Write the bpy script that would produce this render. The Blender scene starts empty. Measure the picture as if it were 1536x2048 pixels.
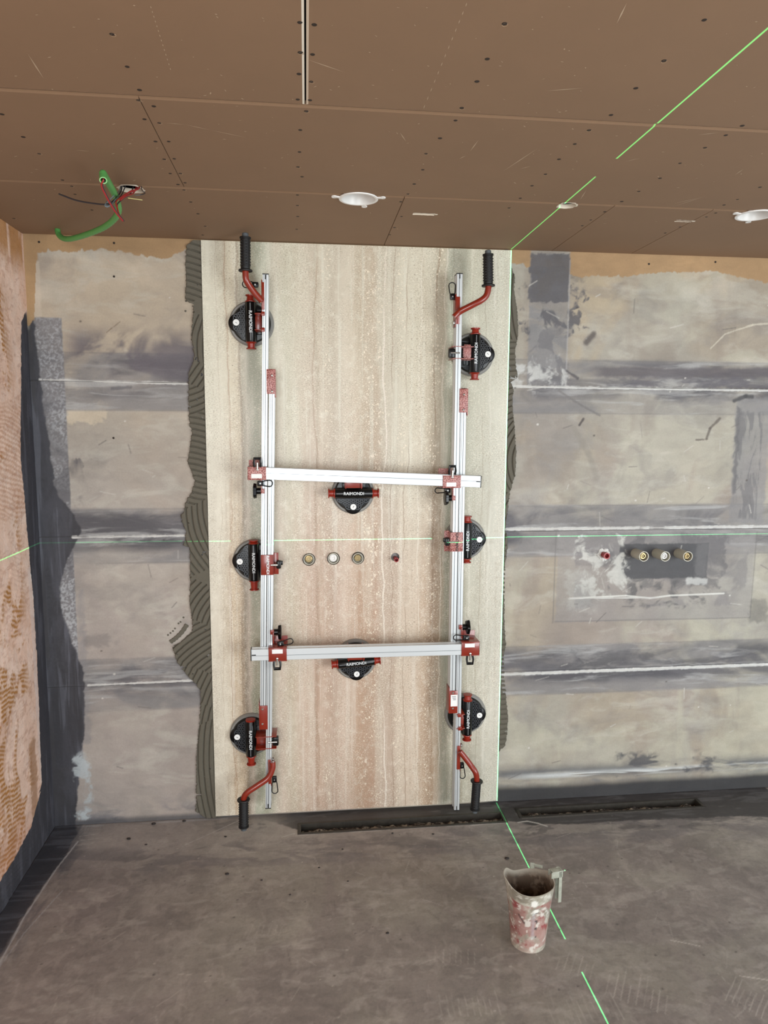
import bpy, bmesh, math, random
import numpy as np
from mathutils import Vector, Matrix
random.seed(7)
scn = bpy.context.scene
COL = scn.collection
PI = math.pi

# ------------------------------------------------------------------ camera
FPX = 1402.08
YAW, PITCH, ROLL = 0.110307, 0.121670, 0.004876
CAM = Vector((0.388744, -2.821318, 1.631015))
HC = 2.3286          # ceiling height
XL = -0.6441         # left wall
SY = -0.014          # face of the stone slab
fw = Vector((math.sin(YAW)*math.cos(PITCH), math.cos(YAW)*math.cos(PITCH), -math.sin(PITCH)))
r0 = Vector((math.cos(YAW), -math.sin(YAW), 0)); u0 = r0.cross(fw)
rt = r0*math.cos(ROLL)+u0*math.sin(ROLL); up = -r0*math.sin(ROLL)+u0*math.cos(ROLL)
cd = bpy.data.cameras.new('camera'); cam = bpy.data.objects.new('camera', cd); COL.objects.link(cam)
cd.sensor_fit = 'VERTICAL'; cd.sensor_height = 36; cd.lens = FPX*36/2048; cd.clip_start = .05
m = Matrix.Identity(4)
for i in range(3):
    m[i][0] = rt[i]; m[i][1] = up[i]; m[i][2] = -fw[i]; m[i][3] = CAM[i]
cam.matrix_world = m
scn.camera = cam

def at(px, py, plane, v):
    """world point seen at photo pixel (px,py) on the plane x/y/z = v"""
    d = fw + rt*((px-768)/FPX) - up*((py-1024)/FPX)
    k = 'xyz'.index(plane)
    return CAM + d*((v-CAM[k])/d[k])

# ------------------------------------------------------------------ light
scn.view_settings.view_transform = 'Standard'; scn.view_settings.look = 'None'
scn.view_settings.exposure = 0.0; scn.view_settings.gamma = 1; scn.view_settings.use_curve_mapping = False
w = bpy.data.worlds.new('overcast_daylight'); scn.world = w; w.use_nodes = True
w.node_tree.nodes['Background'].inputs[0].default_value = (0.90, 0.97, 1.06, 1)
w.node_tree.nodes['Background'].inputs[1].default_value = 1.0

def area(name, loc, target, sx, sy, power, color):
    l = bpy.data.lights.new(name, 'AREA'); l.shape = 'RECTANGLE'; l.size = sx; l.size_y = sy
    l.energy = power; l.color = color
    o = bpy.data.objects.new(name, l); COL.objects.link(o); o.location = loc
    o.rotation_euler = (Vector(target)-Vector(loc)).to_track_quat('-Z', 'Y').to_euler()
    return o
# a wide patio door behind and to the right of the photographer
area('patio_door_daylight', (3.3, -3.9, 1.05), (0.3, 0, 1.3), 1.5, 1.9, 106, (0.93, 0.985, 1.0))
area('left_fill_light', (-0.1, -4.3, 1.4), (0.1, 0, 1.5), 1.1, 1.6, 62, (0.93, 0.985, 1.0))  # added fill that evens out the left side; no window known there

def laser(name, loc, expr):
    """a point lamp that only shines within a thin plane: a construction laser's line"""
    l = bpy.data.lights.new(name, 'POINT'); l.energy = 70; l.color = (0.10, 1.0, 0.32); l.shadow_soft_size = 0.0006
    l.use_nodes = True; nt = l.node_tree
    em = nt.nodes['Emission']
    tc = nt.nodes.new('ShaderNodeTexCoord'); sp = nt.nodes.new('ShaderNodeSeparateXYZ')
    nt.links.new(tc.outputs['Normal'], sp.inputs[0])
    out = expr(nt, sp)
    nt.links.new(out, em.inputs['Strength'])
    o = bpy.data.objects.new(name, l); COL.objects.link(o); o.location = loc
    return o
def nmath(nt, op, a, b=None):
    n = nt.nodes.new('ShaderNodeMath'); n.operation = op
    for i, s in enumerate((a, b)):
        if s is None: continue
        if isinstance(s, (int, float)): n.inputs[i].default_value = s
        else: nt.links.new(s, n.inputs[i])
    return n.outputs[0]
LZ = 1.1743
def fan(nt, sp, across, along, strength, hw):
    """flat fan beam: constant line width and an even line, as a rod lens gives"""
    a, b = [nmath(nt, 'ABSOLUTE', sp.outputs[k]) for k in along]
    mx = nmath(nt, 'MAXIMUM', nmath(nt, 'MAXIMUM', a, b), .05)
    line = nmath(nt, 'LESS_THAN', nmath(nt, 'ABSOLUTE', sp.outputs[across]), nmath(nt, 'MULTIPLY', mx, hw))
    return nmath(nt, 'MULTIPLY', line, nmath(nt, 'DIVIDE', strength, nmath(nt, 'POWER', mx, 2.6)))
def e_vert(nt, sp):
    gap = nmath(nt, 'GREATER_THAN', nmath(nt, 'ABSOLUTE', sp.outputs['Y']), 0.058)   # blind spots straight up and down
    return nmath(nt, 'MULTIPLY', fan(nt, sp, 'X', ('Y', 'Z'), 240, .0019), gap)
def e_hori(nt, sp):
    return fan(nt, sp, 'Z', ('X', 'Y'), 190, .0012)
laser('laser_level', (1.2012, -0.90, LZ), lambda nt, sp: nmath(nt, 'MULTIPLY', nmath(nt, 'ADD', e_vert(nt, sp), e_hori(nt, sp)), 1/70))

# ------------------------------------------------------------------ helpers
def lin(c):
    return tuple(((x/255)/12.92 if x/255 <= .04045 else ((x/255+.055)/1.055)**2.4) for x in c)
def mat(name, rgb, rough=.5, metal=0, spec=.5, bump=None, var=None, coat=0, attr=None, fine=None, alpha=None):
    """rgb in sRGB 0-255.  bump=(scale,strength); var=(scale,amount) value noise"""
    M = bpy.data.materials.new(name); M.use_nodes = True; nt = M.node_tree; N = nt.nodes; L = nt.links
    b = N['Principled BSDF']
    c = lin(rgb)+(1,)
    b.inputs['Base Color'].default_value = c; b.inputs['Roughness'].default_value = rough
    b.inputs['Metallic'].default_value = metal; b.inputs['Specular IOR Level'].default_value = spec
    b.inputs['Coat Weight'].default_value = coat
    src = None
    if attr:
        a = N.new('ShaderNodeAttribute'); a.attribute_name = attr; src = a.outputs['Color']
    tc = N.new('ShaderNodeTexCoord')
    if var:
        n = N.new('ShaderNodeTexNoise'); n.inputs['Scale'].default_value = var[0]; n.inputs['Detail'].default_value = 6
        n.inputs['Roughness'].default_value = .65
        L.new(tc.outputs['Object'], n.inputs['Vector'])
        mr = N.new('ShaderNodeMapRange'); mr.inputs[1].default_value = .25; mr.inputs[2].default_value = .75
        mr.inputs[3].default_value = 1-var[1]; mr.inputs[4].default_value = 1+var[1]
        L.new(n.outputs[0], mr.inputs[0])
        hs = N.new('ShaderNodeVectorMath'); hs.operation = 'SCALE'
        if src: L.new(src, hs.inputs[0])
        else: hs.inputs[0].default_value = c[:3]
        L.new(mr.outputs[0], hs.inputs['Scale']); src = hs.outputs[0]
    if src: L.new(src, b.inputs['Base Color'])
    if bump:
        n = N.new('ShaderNodeTexNoise'); n.inputs['Scale'].default_value = bump[0]; n.inputs['Detail'].default_value = 5
        L.new(tc.outputs['Object'], n.inputs['Vector'])
        bp = N.new('ShaderNodeBump'); bp.inputs['Strength'].default_value = bump[1]; bp.inputs['Distance'].default_value = .002
        L.new(n.outputs[0], bp.inputs['Height']); L.new(bp.outputs[0], b.inputs['Normal'])
    return M

WL = {}     # world position of every object (parents are never rotated)
def link(o, loc, parent=None):
    loc = Vector(loc); COL.objects.link(o)
    if parent is not None:
        o.parent = parent; o.location = loc-WL[parent.name]
    else: o.location = loc
    WL[o.name] = loc
    return o
def tag(o, label=None, cat=None, group=None, kind=None):
    if label: o['label'] = label
    if cat: o['category'] = cat
    if group: o['group'] = group
    if kind: o['kind'] = kind
    return o
def empty(name, loc, label=None, cat=None, group=None, kind=None):
    o = bpy.data.objects.new(name, None); o.empty_display_size = .05
    link(o, loc); return tag(o, label, cat, group, kind)
def obj(name, bm, mats, parent=None, origin=None, smooth=35, label=None):
    """bm holds world coordinates; becomes one mesh object"""
    if not isinstance(mats, (list, tuple)): mats = [mats]
    if origin is None:
        c = [v.co for v in bm.verts]
        lo = Vector([min(p[i] for p in c) for i in range(3)]); hi = Vector([max(p[i] for p in c) for i in range(3)])
        origin = (lo+hi)/2
    origin = Vector(origin)
    for v in bm.verts: v.co -= origin
    bmesh.ops.recalc_face_normals(bm, faces=bm.faces)
    me = bpy.data.meshes.new(name); bm.to_mesh(me); bm.free()
    for x in mats: me.materials.append(x)
    if smooth:
        me.shade_smooth(); me.set_sharp_from_angle(angle=math.radians(smooth))
    o = bpy.data.objects.new(name, me); link(o, origin, parent)
    if label: o['label'] = label
    return o
def BM(): return bmesh.new()
def box(bm, c, s, R=None, bev=0, mi=0, M=None):
    """box centre c, size s, rotation matrix R (3x3), extra transform M (4x4)"""
    T = Matrix.Translation(Vector(c)) @ ((R or Matrix.Identity(3)).to_4x4()) @ Matrix.Diagonal((s[0], s[1], s[2], 1))
    if M is not None: T = M @ T
    g = bmesh.ops.create_cube(bm, size=1, matrix=T)
    fs = set(f for v in g['verts'] for f in v.link_faces)
    for f in fs: f.material_index = mi
    if bev:
        es = list(set(e for v in g['verts'] for e in v.link_edges))
        bmesh.ops.bevel(bm, geom=es, offset=bev, segments=2, affect='EDGES', profile=.5, material=-1)
def frame_for(d):
    d = Vector(d).normalized(); a = Vector((0, 0, 1)) if abs(d.z) < .9 else Vector((1, 0, 0))
    x = d.cross(a).normalized(); y = d.cross(x); return x, y, d
def lathe(bm, base, axis, prof, seg=24, mi=0, M=None):
    """prof = [(distance along axis, radius)...]"""
    x, y, d = frame_for(axis); base = Vector(base); rings = []
    for (t, r) in prof:
        ring = []
        if r < 1e-6:
            p = base+d*t; ring = [bm.verts.new(M @ p if M is not None else p)]
        else:
            for k in range(seg):
                a = 2*PI*k/seg; p = base+d*t+x*(r*math.cos(a))+y*(r*math.sin(a))
                ring.append(bm.verts.new(M @ p if M is not None else p))
        rings.append(ring)
    for A, B in zip(rings, rings[1:]):
        n = max(len(A), len(B))
        for k in range(n):
            a, b = A[k % len(A)], A[(k+1) % len(A)]; c, e = B[(k+1) % len(B)], B[k % len(B)]
            vs = []
            for v in (a, b, c, e):
                if v not in vs: vs.append(v)
            if len(vs) >= 3:
                try: f = bm.faces.new(vs); f.material_index = mi
                except ValueError: pass
def cyl(bm, p, q, r, seg=20, mi=0, M=None, cap=True):
    p = Vector(p); q = Vector(q); L_ = (q-p).length
    pr = [(0, r), (L_, r)]
    if cap: pr = [(0, 0)]+pr+[(L_, 0)]
    lathe(bm, p, q-p, pr, seg, mi, M)
def spline(pts, n=8):
    pts = [Vector(p) for p in pts]; P = [pts[0]*2-pts[1]]+pts+[pts[-1]*2-pts[-2]]; out = []
    for i in range(1, len(P)-2):
        a, b, c, d = P[i-1:i+3]
        for k in range(n):
            t = k/n
            out.append(.5*((2*b)+(c-a)*t+(2*a-5*b+4*c-d)*t*t+(3*b-a-3*c+d)*t*t*t))
    out.append(pts[-1]); return out
def tube(bm, pts, r, seg=12, mi=0, M=None, closed=False, cap=True, rfun=None):
    pts = [Vector(p) for p in pts]; n = len(pts); rings = []; prev = None
    for i, p in enumerate(pts):
        if closed: t = pts[(i+1) % n]-pts[i-1]
        else: t = pts[min(i+1, n-1)]-pts[max(i-1, 0)]
        t.normalize()
        if prev is None: x = frame_for(t)[0]
        else: x = (prev-t*prev.dot(t)).normalized()
        prev = x; y = t.cross(x); rr = rfun(i) if rfun else r
        rings.append([bm.verts.new((M @ (p+x*(rr*math.cos(a))+y*(rr*math.sin(a)))) if M is not None else p+x*(rr*math.cos(a))+y*(rr*math.sin(a))) for a in [2*PI*k/seg for k in range(seg)]])
    prs = list(zip(rings, rings[1:]))
    if closed: prs.append((rings[-1], rings[0]))
    for A, B in prs:
        for k in range(seg):
            f = bm.faces.new((A[k], A[(k+1) % seg], B[(k+1) % seg], B[k])); f.material_index = mi
    if cap and not closed:
        for R_ in (rings[0], rings[-1]):
            f = bm.faces.new(R_); f.material_index = mi
def text(name, s, size, M, mt, parent, ext=.0004, bold=0.0):
    """M maps text-local (x right, y up, z out) to world"""
    cu = bpy.data.curves.new(name, 'FONT'); cu.body = s; cu.size = size; cu.align_x = 'CENTER'; cu.align_y = 'CENTER'
    cu.extrude = ext; cu.offset = bold; cu.resolution_u = 3
    t = bpy.data.objects.new(name, cu); COL.objects.link(t)
    bpy.context.view_layer.update()
    me = bpy.data.meshes.new_from_object(t.evaluated_get(bpy.context.evaluated_depsgraph_get()))
    bpy.data.objects.remove(t)
    bm = bmesh.new(); bm.from_mesh(me); bmesh.ops.transform(bm, matrix=M, verts=bm.verts)
    bpy.data.meshes.remove(me)
    return obj(name, bm, mt, parent, smooth=0)

# ------------------------------------------------------------------ paint on fine grids
def hsh(ix, iy, s):
    n = ix*np.uint32(374761393)+iy*np.uint32(668265263)+np.uint32((s*1442695041) & 0xffffffff)
    n = (n ^ (n >> np.uint32(13)))*np.uint32(1274126177)
    return ((n ^ (n >> np.uint32(16))) & np.uint32(0xffff)).astype(np.float32)/np.float32(65535)
def vn(x, y, s=0):
    x = np.asarray(x, np.float32); y = np.asarray(y, np.float32)
    fx0 = np.floor(x); fy0 = np.floor(y); fx = x-fx0; fy = y-fy0
    ix = fx0.astype(np.int32).view(np.uint32); iy = fy0.astype(np.int32).view(np.uint32); o = np.uint32(1)
    fx = fx*fx*(3-2*fx); fy = fy*fy*(3-2*fy)
    a = hsh(ix, iy, s); b = hsh(ix+o, iy, s); c = hsh(ix, iy+o, s); d = hsh(ix+o, iy+o, s)
    a += (b-a)*fx; c += (d-c)*fx
    return a+(c-a)*fy
def fbm(x, y, s=0, o=4):
    t = 0; A = 1; S = 0; x, y = x*.94-y*.34, x*.34+y*.94
    if o > 2:      # curl the field so that patches look smeared, not blotchy
        x, y = x+1.1*vn(y*.9+3.3, x*.9, s+99)+.4*vn(x*2.3, y*2.1, s+97), y+1.1*vn(x*.8, y*.8+7.7, s+98)+.4*vn(y*2.2, x*2.4, s+96)
    for i in range(o):
        t = t+A*vn(x, y, s+i*17); S += A; A *= .6; x, y = (x*.83-y*.56)*2.03+5.1, (x*.56+y*.83)*2.03+1.7
    return t/S
def sm(a, b, v):
    t = np.clip((v-a)/(b-a), 0, 1); return t*t*(3-2*t)
class Paint:
    def __init__(s, U, V, base):
        s.U, s.V = U, V; s.C = np.empty(U.shape+(3,)); s.C[:] = lin(base)
    def mix(s, m_, rgb):
        m_ = np.clip(m_, 0, 1)[..., None]; s.C = s.C*(1-m_)+np.array(lin(rgb))*m_
    def n(s, fx, fy, seed, o=5): return fbm(s.U*fx, s.V*fy, seed, o)
    def smoke(s, layers):
        for fx, fy, seed, amt in layers: s.C = s.C*(1+amt*2*(s.n(fx, fy, seed, 6)-.5))[..., None]
    def rect(s, u0, u1, v0, v1, e=.004, rag=0, seed=3):
        U, V = s.U, s.V
        if rag:
            U = U+(s.n(45, 45, seed, 3)-.5)*rag; V = V+(s.n(45, 45, seed+5, 3)-.5)*rag
        return sm(u0-e, u0+e, U)*(1-sm(u1-e, u1+e, U))*sm(v0-e, v0+e, V)*(1-sm(v1-e, v1+e, V))
    def line(s, p, q, wd, e=None, rag=0, seed=9):
        e = e or wd*.6; p = np.array(p); q = np.array(q); d = q-p; L2 = (d@d)+1e-12
        # restrict to a window for speed
        pad = wd+e+rag+.01
        r_ = (s.U > min(p[0], q[0])-pad) & (s.U < max(p[0], q[0])+pad) & (s.V > min(p[1], q[1])-pad) & (s.V < max(p[1], q[1])+pad)
        out = np.zeros(s.U.shape)
        if not r_.any(): return out
        u, v = s.U[r_], s.V[r_]
        t = np.clip(((u-p[0])*d[0]+(v-p[1])*d[1])/L2, 0, 1)
        D = np.hypot(u-p[0]-t*d[0], v-p[1]-t*d[1])
        if rag: D = D+(fbm(u*60, v*60, seed, 3)-.5)*rag
        out[r_] = 1-sm(wd-e, wd+e, D)
        return out
    def poly(s, pts, wd, rgb, a=1, rag=0, seed=9):
        for p, q in zip(pts, pts[1:]): s.mix(s.line(p, q, wd, rag=rag, seed=seed)*a, rgb)
def grid_mesh(name, U, V, C, pos, m_, parent, keep=None, kind=None, origin=(0, 0, 0)):
    """quads over the grid; pos = (ny,nx,3) world coordinates; C linear colours"""
    ny, nx = U.shape
    P = pos.reshape(-1, 3)-np.array(origin)
    idx = np.arange(ny*nx).reshape(ny, nx)
    q = np.stack([idx[:-1, :-1], idx[:-1, 1:], idx[1:, 1:], idx[1:, :-1]], -1)
    if keep is not None: q = q[keep]
    q = q.reshape(-1, 4)
    used = np.unique(q); re = np.full(ny*nx, -1, np.int64); re[used] = np.arange(len(used)); q = re[q]; P = P[used]
    me = bpy.data.meshes.new(name)
    me.vertices.add(len(P)); me.vertices.foreach_set('co', P.astype(np.float32).ravel())
    me.loops.add(q.size); me.loops.foreach_set('vertex_index', q.astype(np.int32).ravel())
    me.polygons.add(len(q)); me.polygons.foreach_set('loop_start', np.arange(0, q.size, 4, dtype=np.int32))
    me.polygons.foreach_set('use_smooth', np.ones(len(q), bool))
    me.update(calc_edges=True)
    if C is not None:
        a = me.color_attributes.new('paint', 'FLOAT_COLOR', 'POINT')
        c4 = np.ones((len(P), 4), np.float32); c4[:, :3] = np.clip(C.reshape(-1, 3)[used], 0, 1); a.data.foreach_set('color', c4.ravel())
    me.materials.append(m_)
    o = bpy.data.objects.new(name, me); link(o, origin, parent)
    if kind: o['kind'] = kind
    return o
def axis(a, b, st): return np.linspace(a, b, max(2, int(round((b-a)/st))+1))

# ------------------------------------------------------------------ materials
M_wall = mat('coated_wall', (160, 150, 135), .62, attr='paint', var=(160, .07), bump=(90, .25))
M_floor = mat('coated_floor', (100, 92, 85), .5, attr='paint', var=(120, .10), bump=(60, .35))
M_left = mat('left_wall_render', (200, 165, 145), .85, attr='paint', var=(200, .10), bump=(120, .8))
M_ceil = mat('brown_gypsum_board', (133, 105, 80), .75, var=(3.5, .05), bump=(60, .12))
M_gyps = mat('cut_gypsum_edge', (214, 202, 184), .9)
M_dark = mat('void_shade', (40, 32, 26), .9)  # near-black stands for the shade above the boards and inside the conduit
M_screw = mat('screw_hole', (42, 30, 22), .7)
M_mortar = mat('grey_tile_adhesive', (94, 89, 77), .8, bump=(300, .4), var=(60, .08))
M_alu = mat('anodised_aluminium', (214, 218, 219), .34, .45, .5)
M_aluD = mat('slot_shade_and_tube_end', (104, 110, 114), .4, .5)  # groove shade put into a darker aluminium; also the grey tube ends
M_blk = mat('black_plastic', (9, 9, 10), .3, 0, .35)
M_blk2 = mat('rib_glint_grey', (56, 58, 62), .28, 0, .5)  # greyer than the black cover: glints on the ribs put into the colour
M_rub = mat('black_rubber_grip', (13, 12, 13), .55)
M_grub = mat('grey_rubber_seal', (134, 132, 127), .55)
M_red = mat('red_lacquer', (134, 38, 19), .3, 0, .5, coat=.3)
M_rcap = mat('red_plastic', (142, 36, 18), .35)
M_steel = mat('steel', (190, 188, 182), .25, .9)
M_white = mat('white_sticker', (235, 235, 232), .5)
M_let = mat('white_lettering', (225, 228, 228), .5)
M_dkl = mat('dark_lettering', (50, 24, 22), .5)
M_plast = mat('white_plastic', (232, 230, 226), .4)
M_brass = mat('brass', (158, 138, 98), .3, .6)
M_sleeve = mat('grey_plastic_sleeve', (184, 180, 164), .35, 0, .5)
M_rpipe = mat('red_plastic_pipe', (150, 34, 36), .4)
M_green = mat('green_conduit', (86, 156, 82), .42)
M_wire_k = mat('black_wire', (48, 46, 50), .4); M_wire_r = mat('red_wire', (150, 38, 38), .4); M_wire_g = mat('grey_wire', (110, 118, 122), .4); M_wire_y = mat('yellow_wire', (190, 180, 120), .4)
M_drain = mat('drain_steel', (62, 58, 52), .55, .3, var=(40, .3)); M_debris = mat('wet_debris', (44, 38, 32), .55, var=(60, .5), bump=(80, 1))
M_strp = mat('grey_stripe', (96, 98, 100), .4)
M_fill = mat('white_joint_filler', (212, 211, 206), .8, bump=(120, .4))
# hammered red paint: pale flecks between raised cells
def hammered():
    M = mat('hammered_red_paint', (140, 52, 44), .3); nt = M.node_tree; b = nt.nodes['Principled BSDF']
    tc = nt.nodes.new('ShaderNodeTexCoord'); v = nt.nodes.new('ShaderNodeTexVoronoi'); v.inputs['Scale'].default_value = 330
    n = nt.nodes.new('ShaderNodeTexNoise'); n.inputs['Scale'].default_value = 260
    nt.links.new(tc.outputs['Object'], v.inputs['Vector']); nt.links.new(tc.outputs['Object'], n.inputs['Vector'])
    cr = nt.nodes.new('ShaderNodeValToRGB'); cr.color_ramp.elements[0].position = .36; cr.color_ramp.elements[0].color = lin((118, 34, 28))+(1,)
    cr.color_ramp.elements[1].position = .66; cr.color_ramp.elements[1].color = lin((205, 150, 142))+(1,)
    nt.links.new(n.outputs[0], cr.inputs[0]); nt.links.new(cr.outputs[0], b.inputs['Base Color'])
    bp = nt.nodes.new('ShaderNodeBump'); bp.inputs['Strength'].default_value = .5; bp.inputs['Distance'].default_value = .001
    nt.links.new(v.outputs['Distance'], bp.inputs['Height']); nt.links.new(bp.outputs[0], b.inputs['Normal'])
    return M
M_ham = hammered()

# ------------------------------------------------------------------ back wall: four boards under a smeared coat
XR = 3.0
def paint_wall(U, V):
    P = Paint(U, V, (158, 147, 130)); n = P.n
    # coat: beige, greyish and pinkish fields
    P.mix(sm(.42, .62, n(1.6, 1.9, 11))*.8, (160, 155, 143))
    P.mix(sm(.45, .66, n(2.4, 1.1, 23))*.6*sm(2.2, .9, V), (142, 130, 124))
    P.mix(sm(.45, .65, n(2.0, 2.2, 31))*.75*sm(1.5, 1.9, V), (172, 156, 130))
    P.mix(sm(.50, .70, n(5, 1.2, 47))*.5, (138, 126, 114))
    P.mix(sm(.52, .70, n(3, 4, 53))*.55*sm(1.2, 1.4, U), (176, 172, 155))
    P.mix(sm(0.3, -.2, U)*.35*sm(1.9, 1.2, V), (152, 141, 140)); P.mix(sm(.2, .0, U)*.5*sm(1.7, 2.0, V), (186, 168, 142)); P.mix(sm(.2, .0, U)*.3, (178, 168, 158))
    P.mix(sm(.50, .75, n(5, 8, 61, 6))*.40, (124, 119, 116))
    P.mix(sm(.50, .75, n(6, 16, 67, 6))*.35, (190, 186, 174)); P.mix(sm(.50, .68, n(2.6, 2.1, 63, 6))*sm(1.1, 1.3, U)*.45, (140, 137, 134))
    P.mix(sm(.48, .66, n(3.2, 1.4, 65, 6))*sm(1.1, 1.3, U)*sm(1.2, .9, V)*.5, (182, 178, 158))
    P.mix(P.rect(-.52, -.375, 1.64, 1.785, .006, .05)*.8, (196, 182, 160)); P.mix(P.rect(-.634, -.592, 2.0, 2.232, .003, .006)*.55, (190, 176, 158))
    # sealing tape along the board joints
    for k, zj in enumerate((1.795, 1.197, .591)):
        w1 = V-zj+.01*(n(3, 3, 71+k)-.5)
        band = sm(-.118, -.10, w1)*(1-sm(.10, .118, w1))
        P.mix(band*(.35+.55*sm(.35, .65, n(4, 9, 81+k))), (126, 123, 122))
        core = sm(-.08, -.03, w1)*(1-sm(.07, .12, w1+.04*(n(2.5, 3, 88+k)-.5)))
        P.mix(core*sm(.40, .66, n(2.6, 9, 91+k, 6))*.85, (84, 82, 87))
        P.mix(core*sm(.52, .70, n(2.2, 9, 101+k, 6))*.7, (70, 68, 72))
        P.mix((np.abs(np.abs(V-zj)-.108) < .0035)*.25*sm(.3, .6, n(2, 2, 105+k)), (96, 92, 90))
        P.mix(sm(.50, .75, n(4, 40, 111+k))*band*.45, (182, 182, 180))
    # the band of dark coating over the right upper joint
    zc = 1.86+.02*(n(3.5, 1, 121)-.5); P.mix(sm(1.5, 1.62, U)*(1-sm(.012, .03, np.abs(V-zc)+.01*(n(30, 30, 122)-.5)))*.85, (86, 80, 84))
    P.mix(P.rect(1.62, 2.7, 1.80, 1.845, .01, .03)*sm(.35, .6, n(8, 30, 124))*.8, (92, 88, 94))
    # left upper smear under the top field
    P.mix(sm(.40, .56, n(3, 6, 131))*P.rect(-.5, 0.1, 1.80, 1.98, .05)*.85, (92, 86, 92))
    # vertical tape right of the slab
    P.mix(P.rect(1.285, 1.45, 1.80, 2.322, .004, .006)*(.45+.4*sm(.4, .6, n(8, 12, 141))), (124, 123, 124))
    P.mix(P.rect(1.285, 1.45, 2.13, 2.322, .005, .03)*.9, (86, 84, 88))
    P.mix(P.rect(1.25, 1.50, 2.15, 2.30, .03, .1)*.5*sm(.4, .6, n(10, 10, 143)), (90, 84, 80))
    P.mix(P.rect(1.27, 1.50, 2.02, 2.2, .02, .14, 8)*sm(.42, .55, n(13, 11, 145))*.9, (84, 82, 86))
    P.mix(P.rect(1.29, 1.47, 1.80, 2.05, .03, .05)*sm(.48, .6, n(14, 10, 147))*.55, (96, 94, 98))
    P.mix(P.rect(1.2, 1.45, 1.80, 1.90, .03, .08)*sm(.42, .55, n(18, 16, 149))*.8, (196, 196, 192))
    P.mix(P.rect(1.447, 1.453, 1.80, 2.3, .002)*.5, (170, 168, 166))
    # vertical joint at the far right
    P.mix(P.rect(2.20, 2.36, 1.22, 1.76, .008, .02)*(.55+.3*n(10, 10, 151)), (128, 126, 126))
    P.mix(P.rect(2.215, 2.33, 1.24, 1.70, .008, .02)*sm(.45, .6, n(40, 8, 153))*.6, (96, 94, 96))
    P.mix(P.rect(2.205, 2.222, 1.35, 1.72, .006, .02)*.6, (82, 80, 82))
    # patch round the supply stubs
    P.mix(P.rect(1.44, 2.33, .80, 1.2, .006, .012)*.55, (140, 136, 134))
    P.mix(P.rect(1.52, 2.30, .86, 1.19, .006, .02)*sm(.4, .6, n(7, 9, 161))*.6, (118, 114, 114))
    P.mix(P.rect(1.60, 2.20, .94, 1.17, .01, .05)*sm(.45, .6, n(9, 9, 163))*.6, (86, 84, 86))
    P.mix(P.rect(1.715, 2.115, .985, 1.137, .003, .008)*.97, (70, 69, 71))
    P.mix(P.rect(2.06, 2.115, .985, 1.137, .01, .02)*.5, (112, 110, 110))
    P.mix(P.rect(1.54, 1.76, .93, 1.16, .02, .12)*sm(.4, .56, n(16, 16, 165))*.85, (190, 189, 182))
    P.mix(P.rect(1.48, 1.60, .86, 1.02, .02, .08)*.35, (178, 178, 172))
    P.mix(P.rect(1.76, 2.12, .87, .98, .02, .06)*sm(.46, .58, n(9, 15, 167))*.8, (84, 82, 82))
    P.mix(P.rect(2.02, 2.12, .955, .982, .006, .02)*.7, (196, 196, 192))
    for a, b in (((1.43, .80), (1.43, 1.19)), ((1.44, .805), (2.33, .80)), ((2.33, .80), (2.335, 1.18))): P.mix(P.line(a, b, .003)*.5, (108, 104, 102))
    P.mix(P.rect(2.33, 2.41, .78, .88, .01, .03)*.5, (92, 90, 86))
    P.poly([(1.50, .905), (1.75, .912), (1.86, .898), (1.95, .908), (2.2, .912)], .0035, (206, 205, 198), .9)
    P.mix(P.line((1.5, .62), (1.7, .61), .05, .04)*sm(.45, .6, n(12, 30, 171))*.8, (80, 78, 80))
    # dark strip at the foot of the wall, right of the slab
    zb = .055+.015*(n(4, 1, 181)-.5); dk = (1-sm(-.02, .02, V-zb-.012))*sm(1.1, 1.2, U); P.mix(dk*.96, (44, 44, 47)); P.mix(sm(.20, .03, V+.06*(n(3, 4, 182)-.5))*sm(1.1, 1.3, U)*sm(.4, .6, n(3, 9, 184, 6))*sm(.055, .085, V)*.7, (96, 100, 106))
    bl = np.exp(-((V-.12)/.03)**2)*sm(1.1, 1.25, U); P.mix(bl*sm(.35, .6, n(3, 20, 183))*.85, (84, 86, 90))
    P.mix(np.exp(-((V-.115+.01*n(4, 1, 185))/.012)**2)*sm(.42, .58, n(3, 50, 187, 3))*sm(1.2, 1.4, U)*.95, (196, 198, 196))
    P.mix(P.rect(1.75, 2.2, .10, .19, .02, .06)*sm(.44, .58, n(7, 14, 189))*.85, (72, 72, 76))
    # left foot
    P.mix((1-sm(.02, .12, V))*(U < .1)*sm(.35, .6, n(6, 14, 191))*.8, (96, 96, 102))
    P.mix((1-sm(.01, .035, V))*(U < .1)*.8, (64, 64, 68))
    # black membrane in the left corner
    e1 = -.555+.02*(n(1, 5, 201)-.5)+.055*sm(1.15, 1.25, V)*sm(1.45, 1.3, V)-.0*V
    e1 = np.interp(V, [0, .12, .3, .6, .75, .9, 1.0, 1.1, 1.22, 1.30, 1.36, 1.46, 1.8, 2.03], [-.565, -.555, -.53, -.50, -.535, -.58, -.59, -.55, -.487, -.52, -.565, -.590, -.612, -.625])+.03*(n(2, 9, 203)-.5)+.006*(n(80, 80, 205, 2)-.5)
    mk = (1-sm(-.004, .004, U-e1))*(1-sm(2.02, 2.05, V+.05*(n(20, 20, 207)-.5)))
    # grey sanded tape beside it
    tp = P.rect(-.63, -.522, .25, 2.03, .003, .004)*sm(.2, .3, V)
    P.mix(tp*.9, (112, 110, 113)); P.mix(tp*sm(.35, .75, n(160, 160, 209, 2))*.55*sm(.3, .6, n(7, 5, 210)), (186, 188, 190)); P.mix(tp*sm(.5, .65, n(5, 7, 211))*.6, (84, 82, 86))
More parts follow.
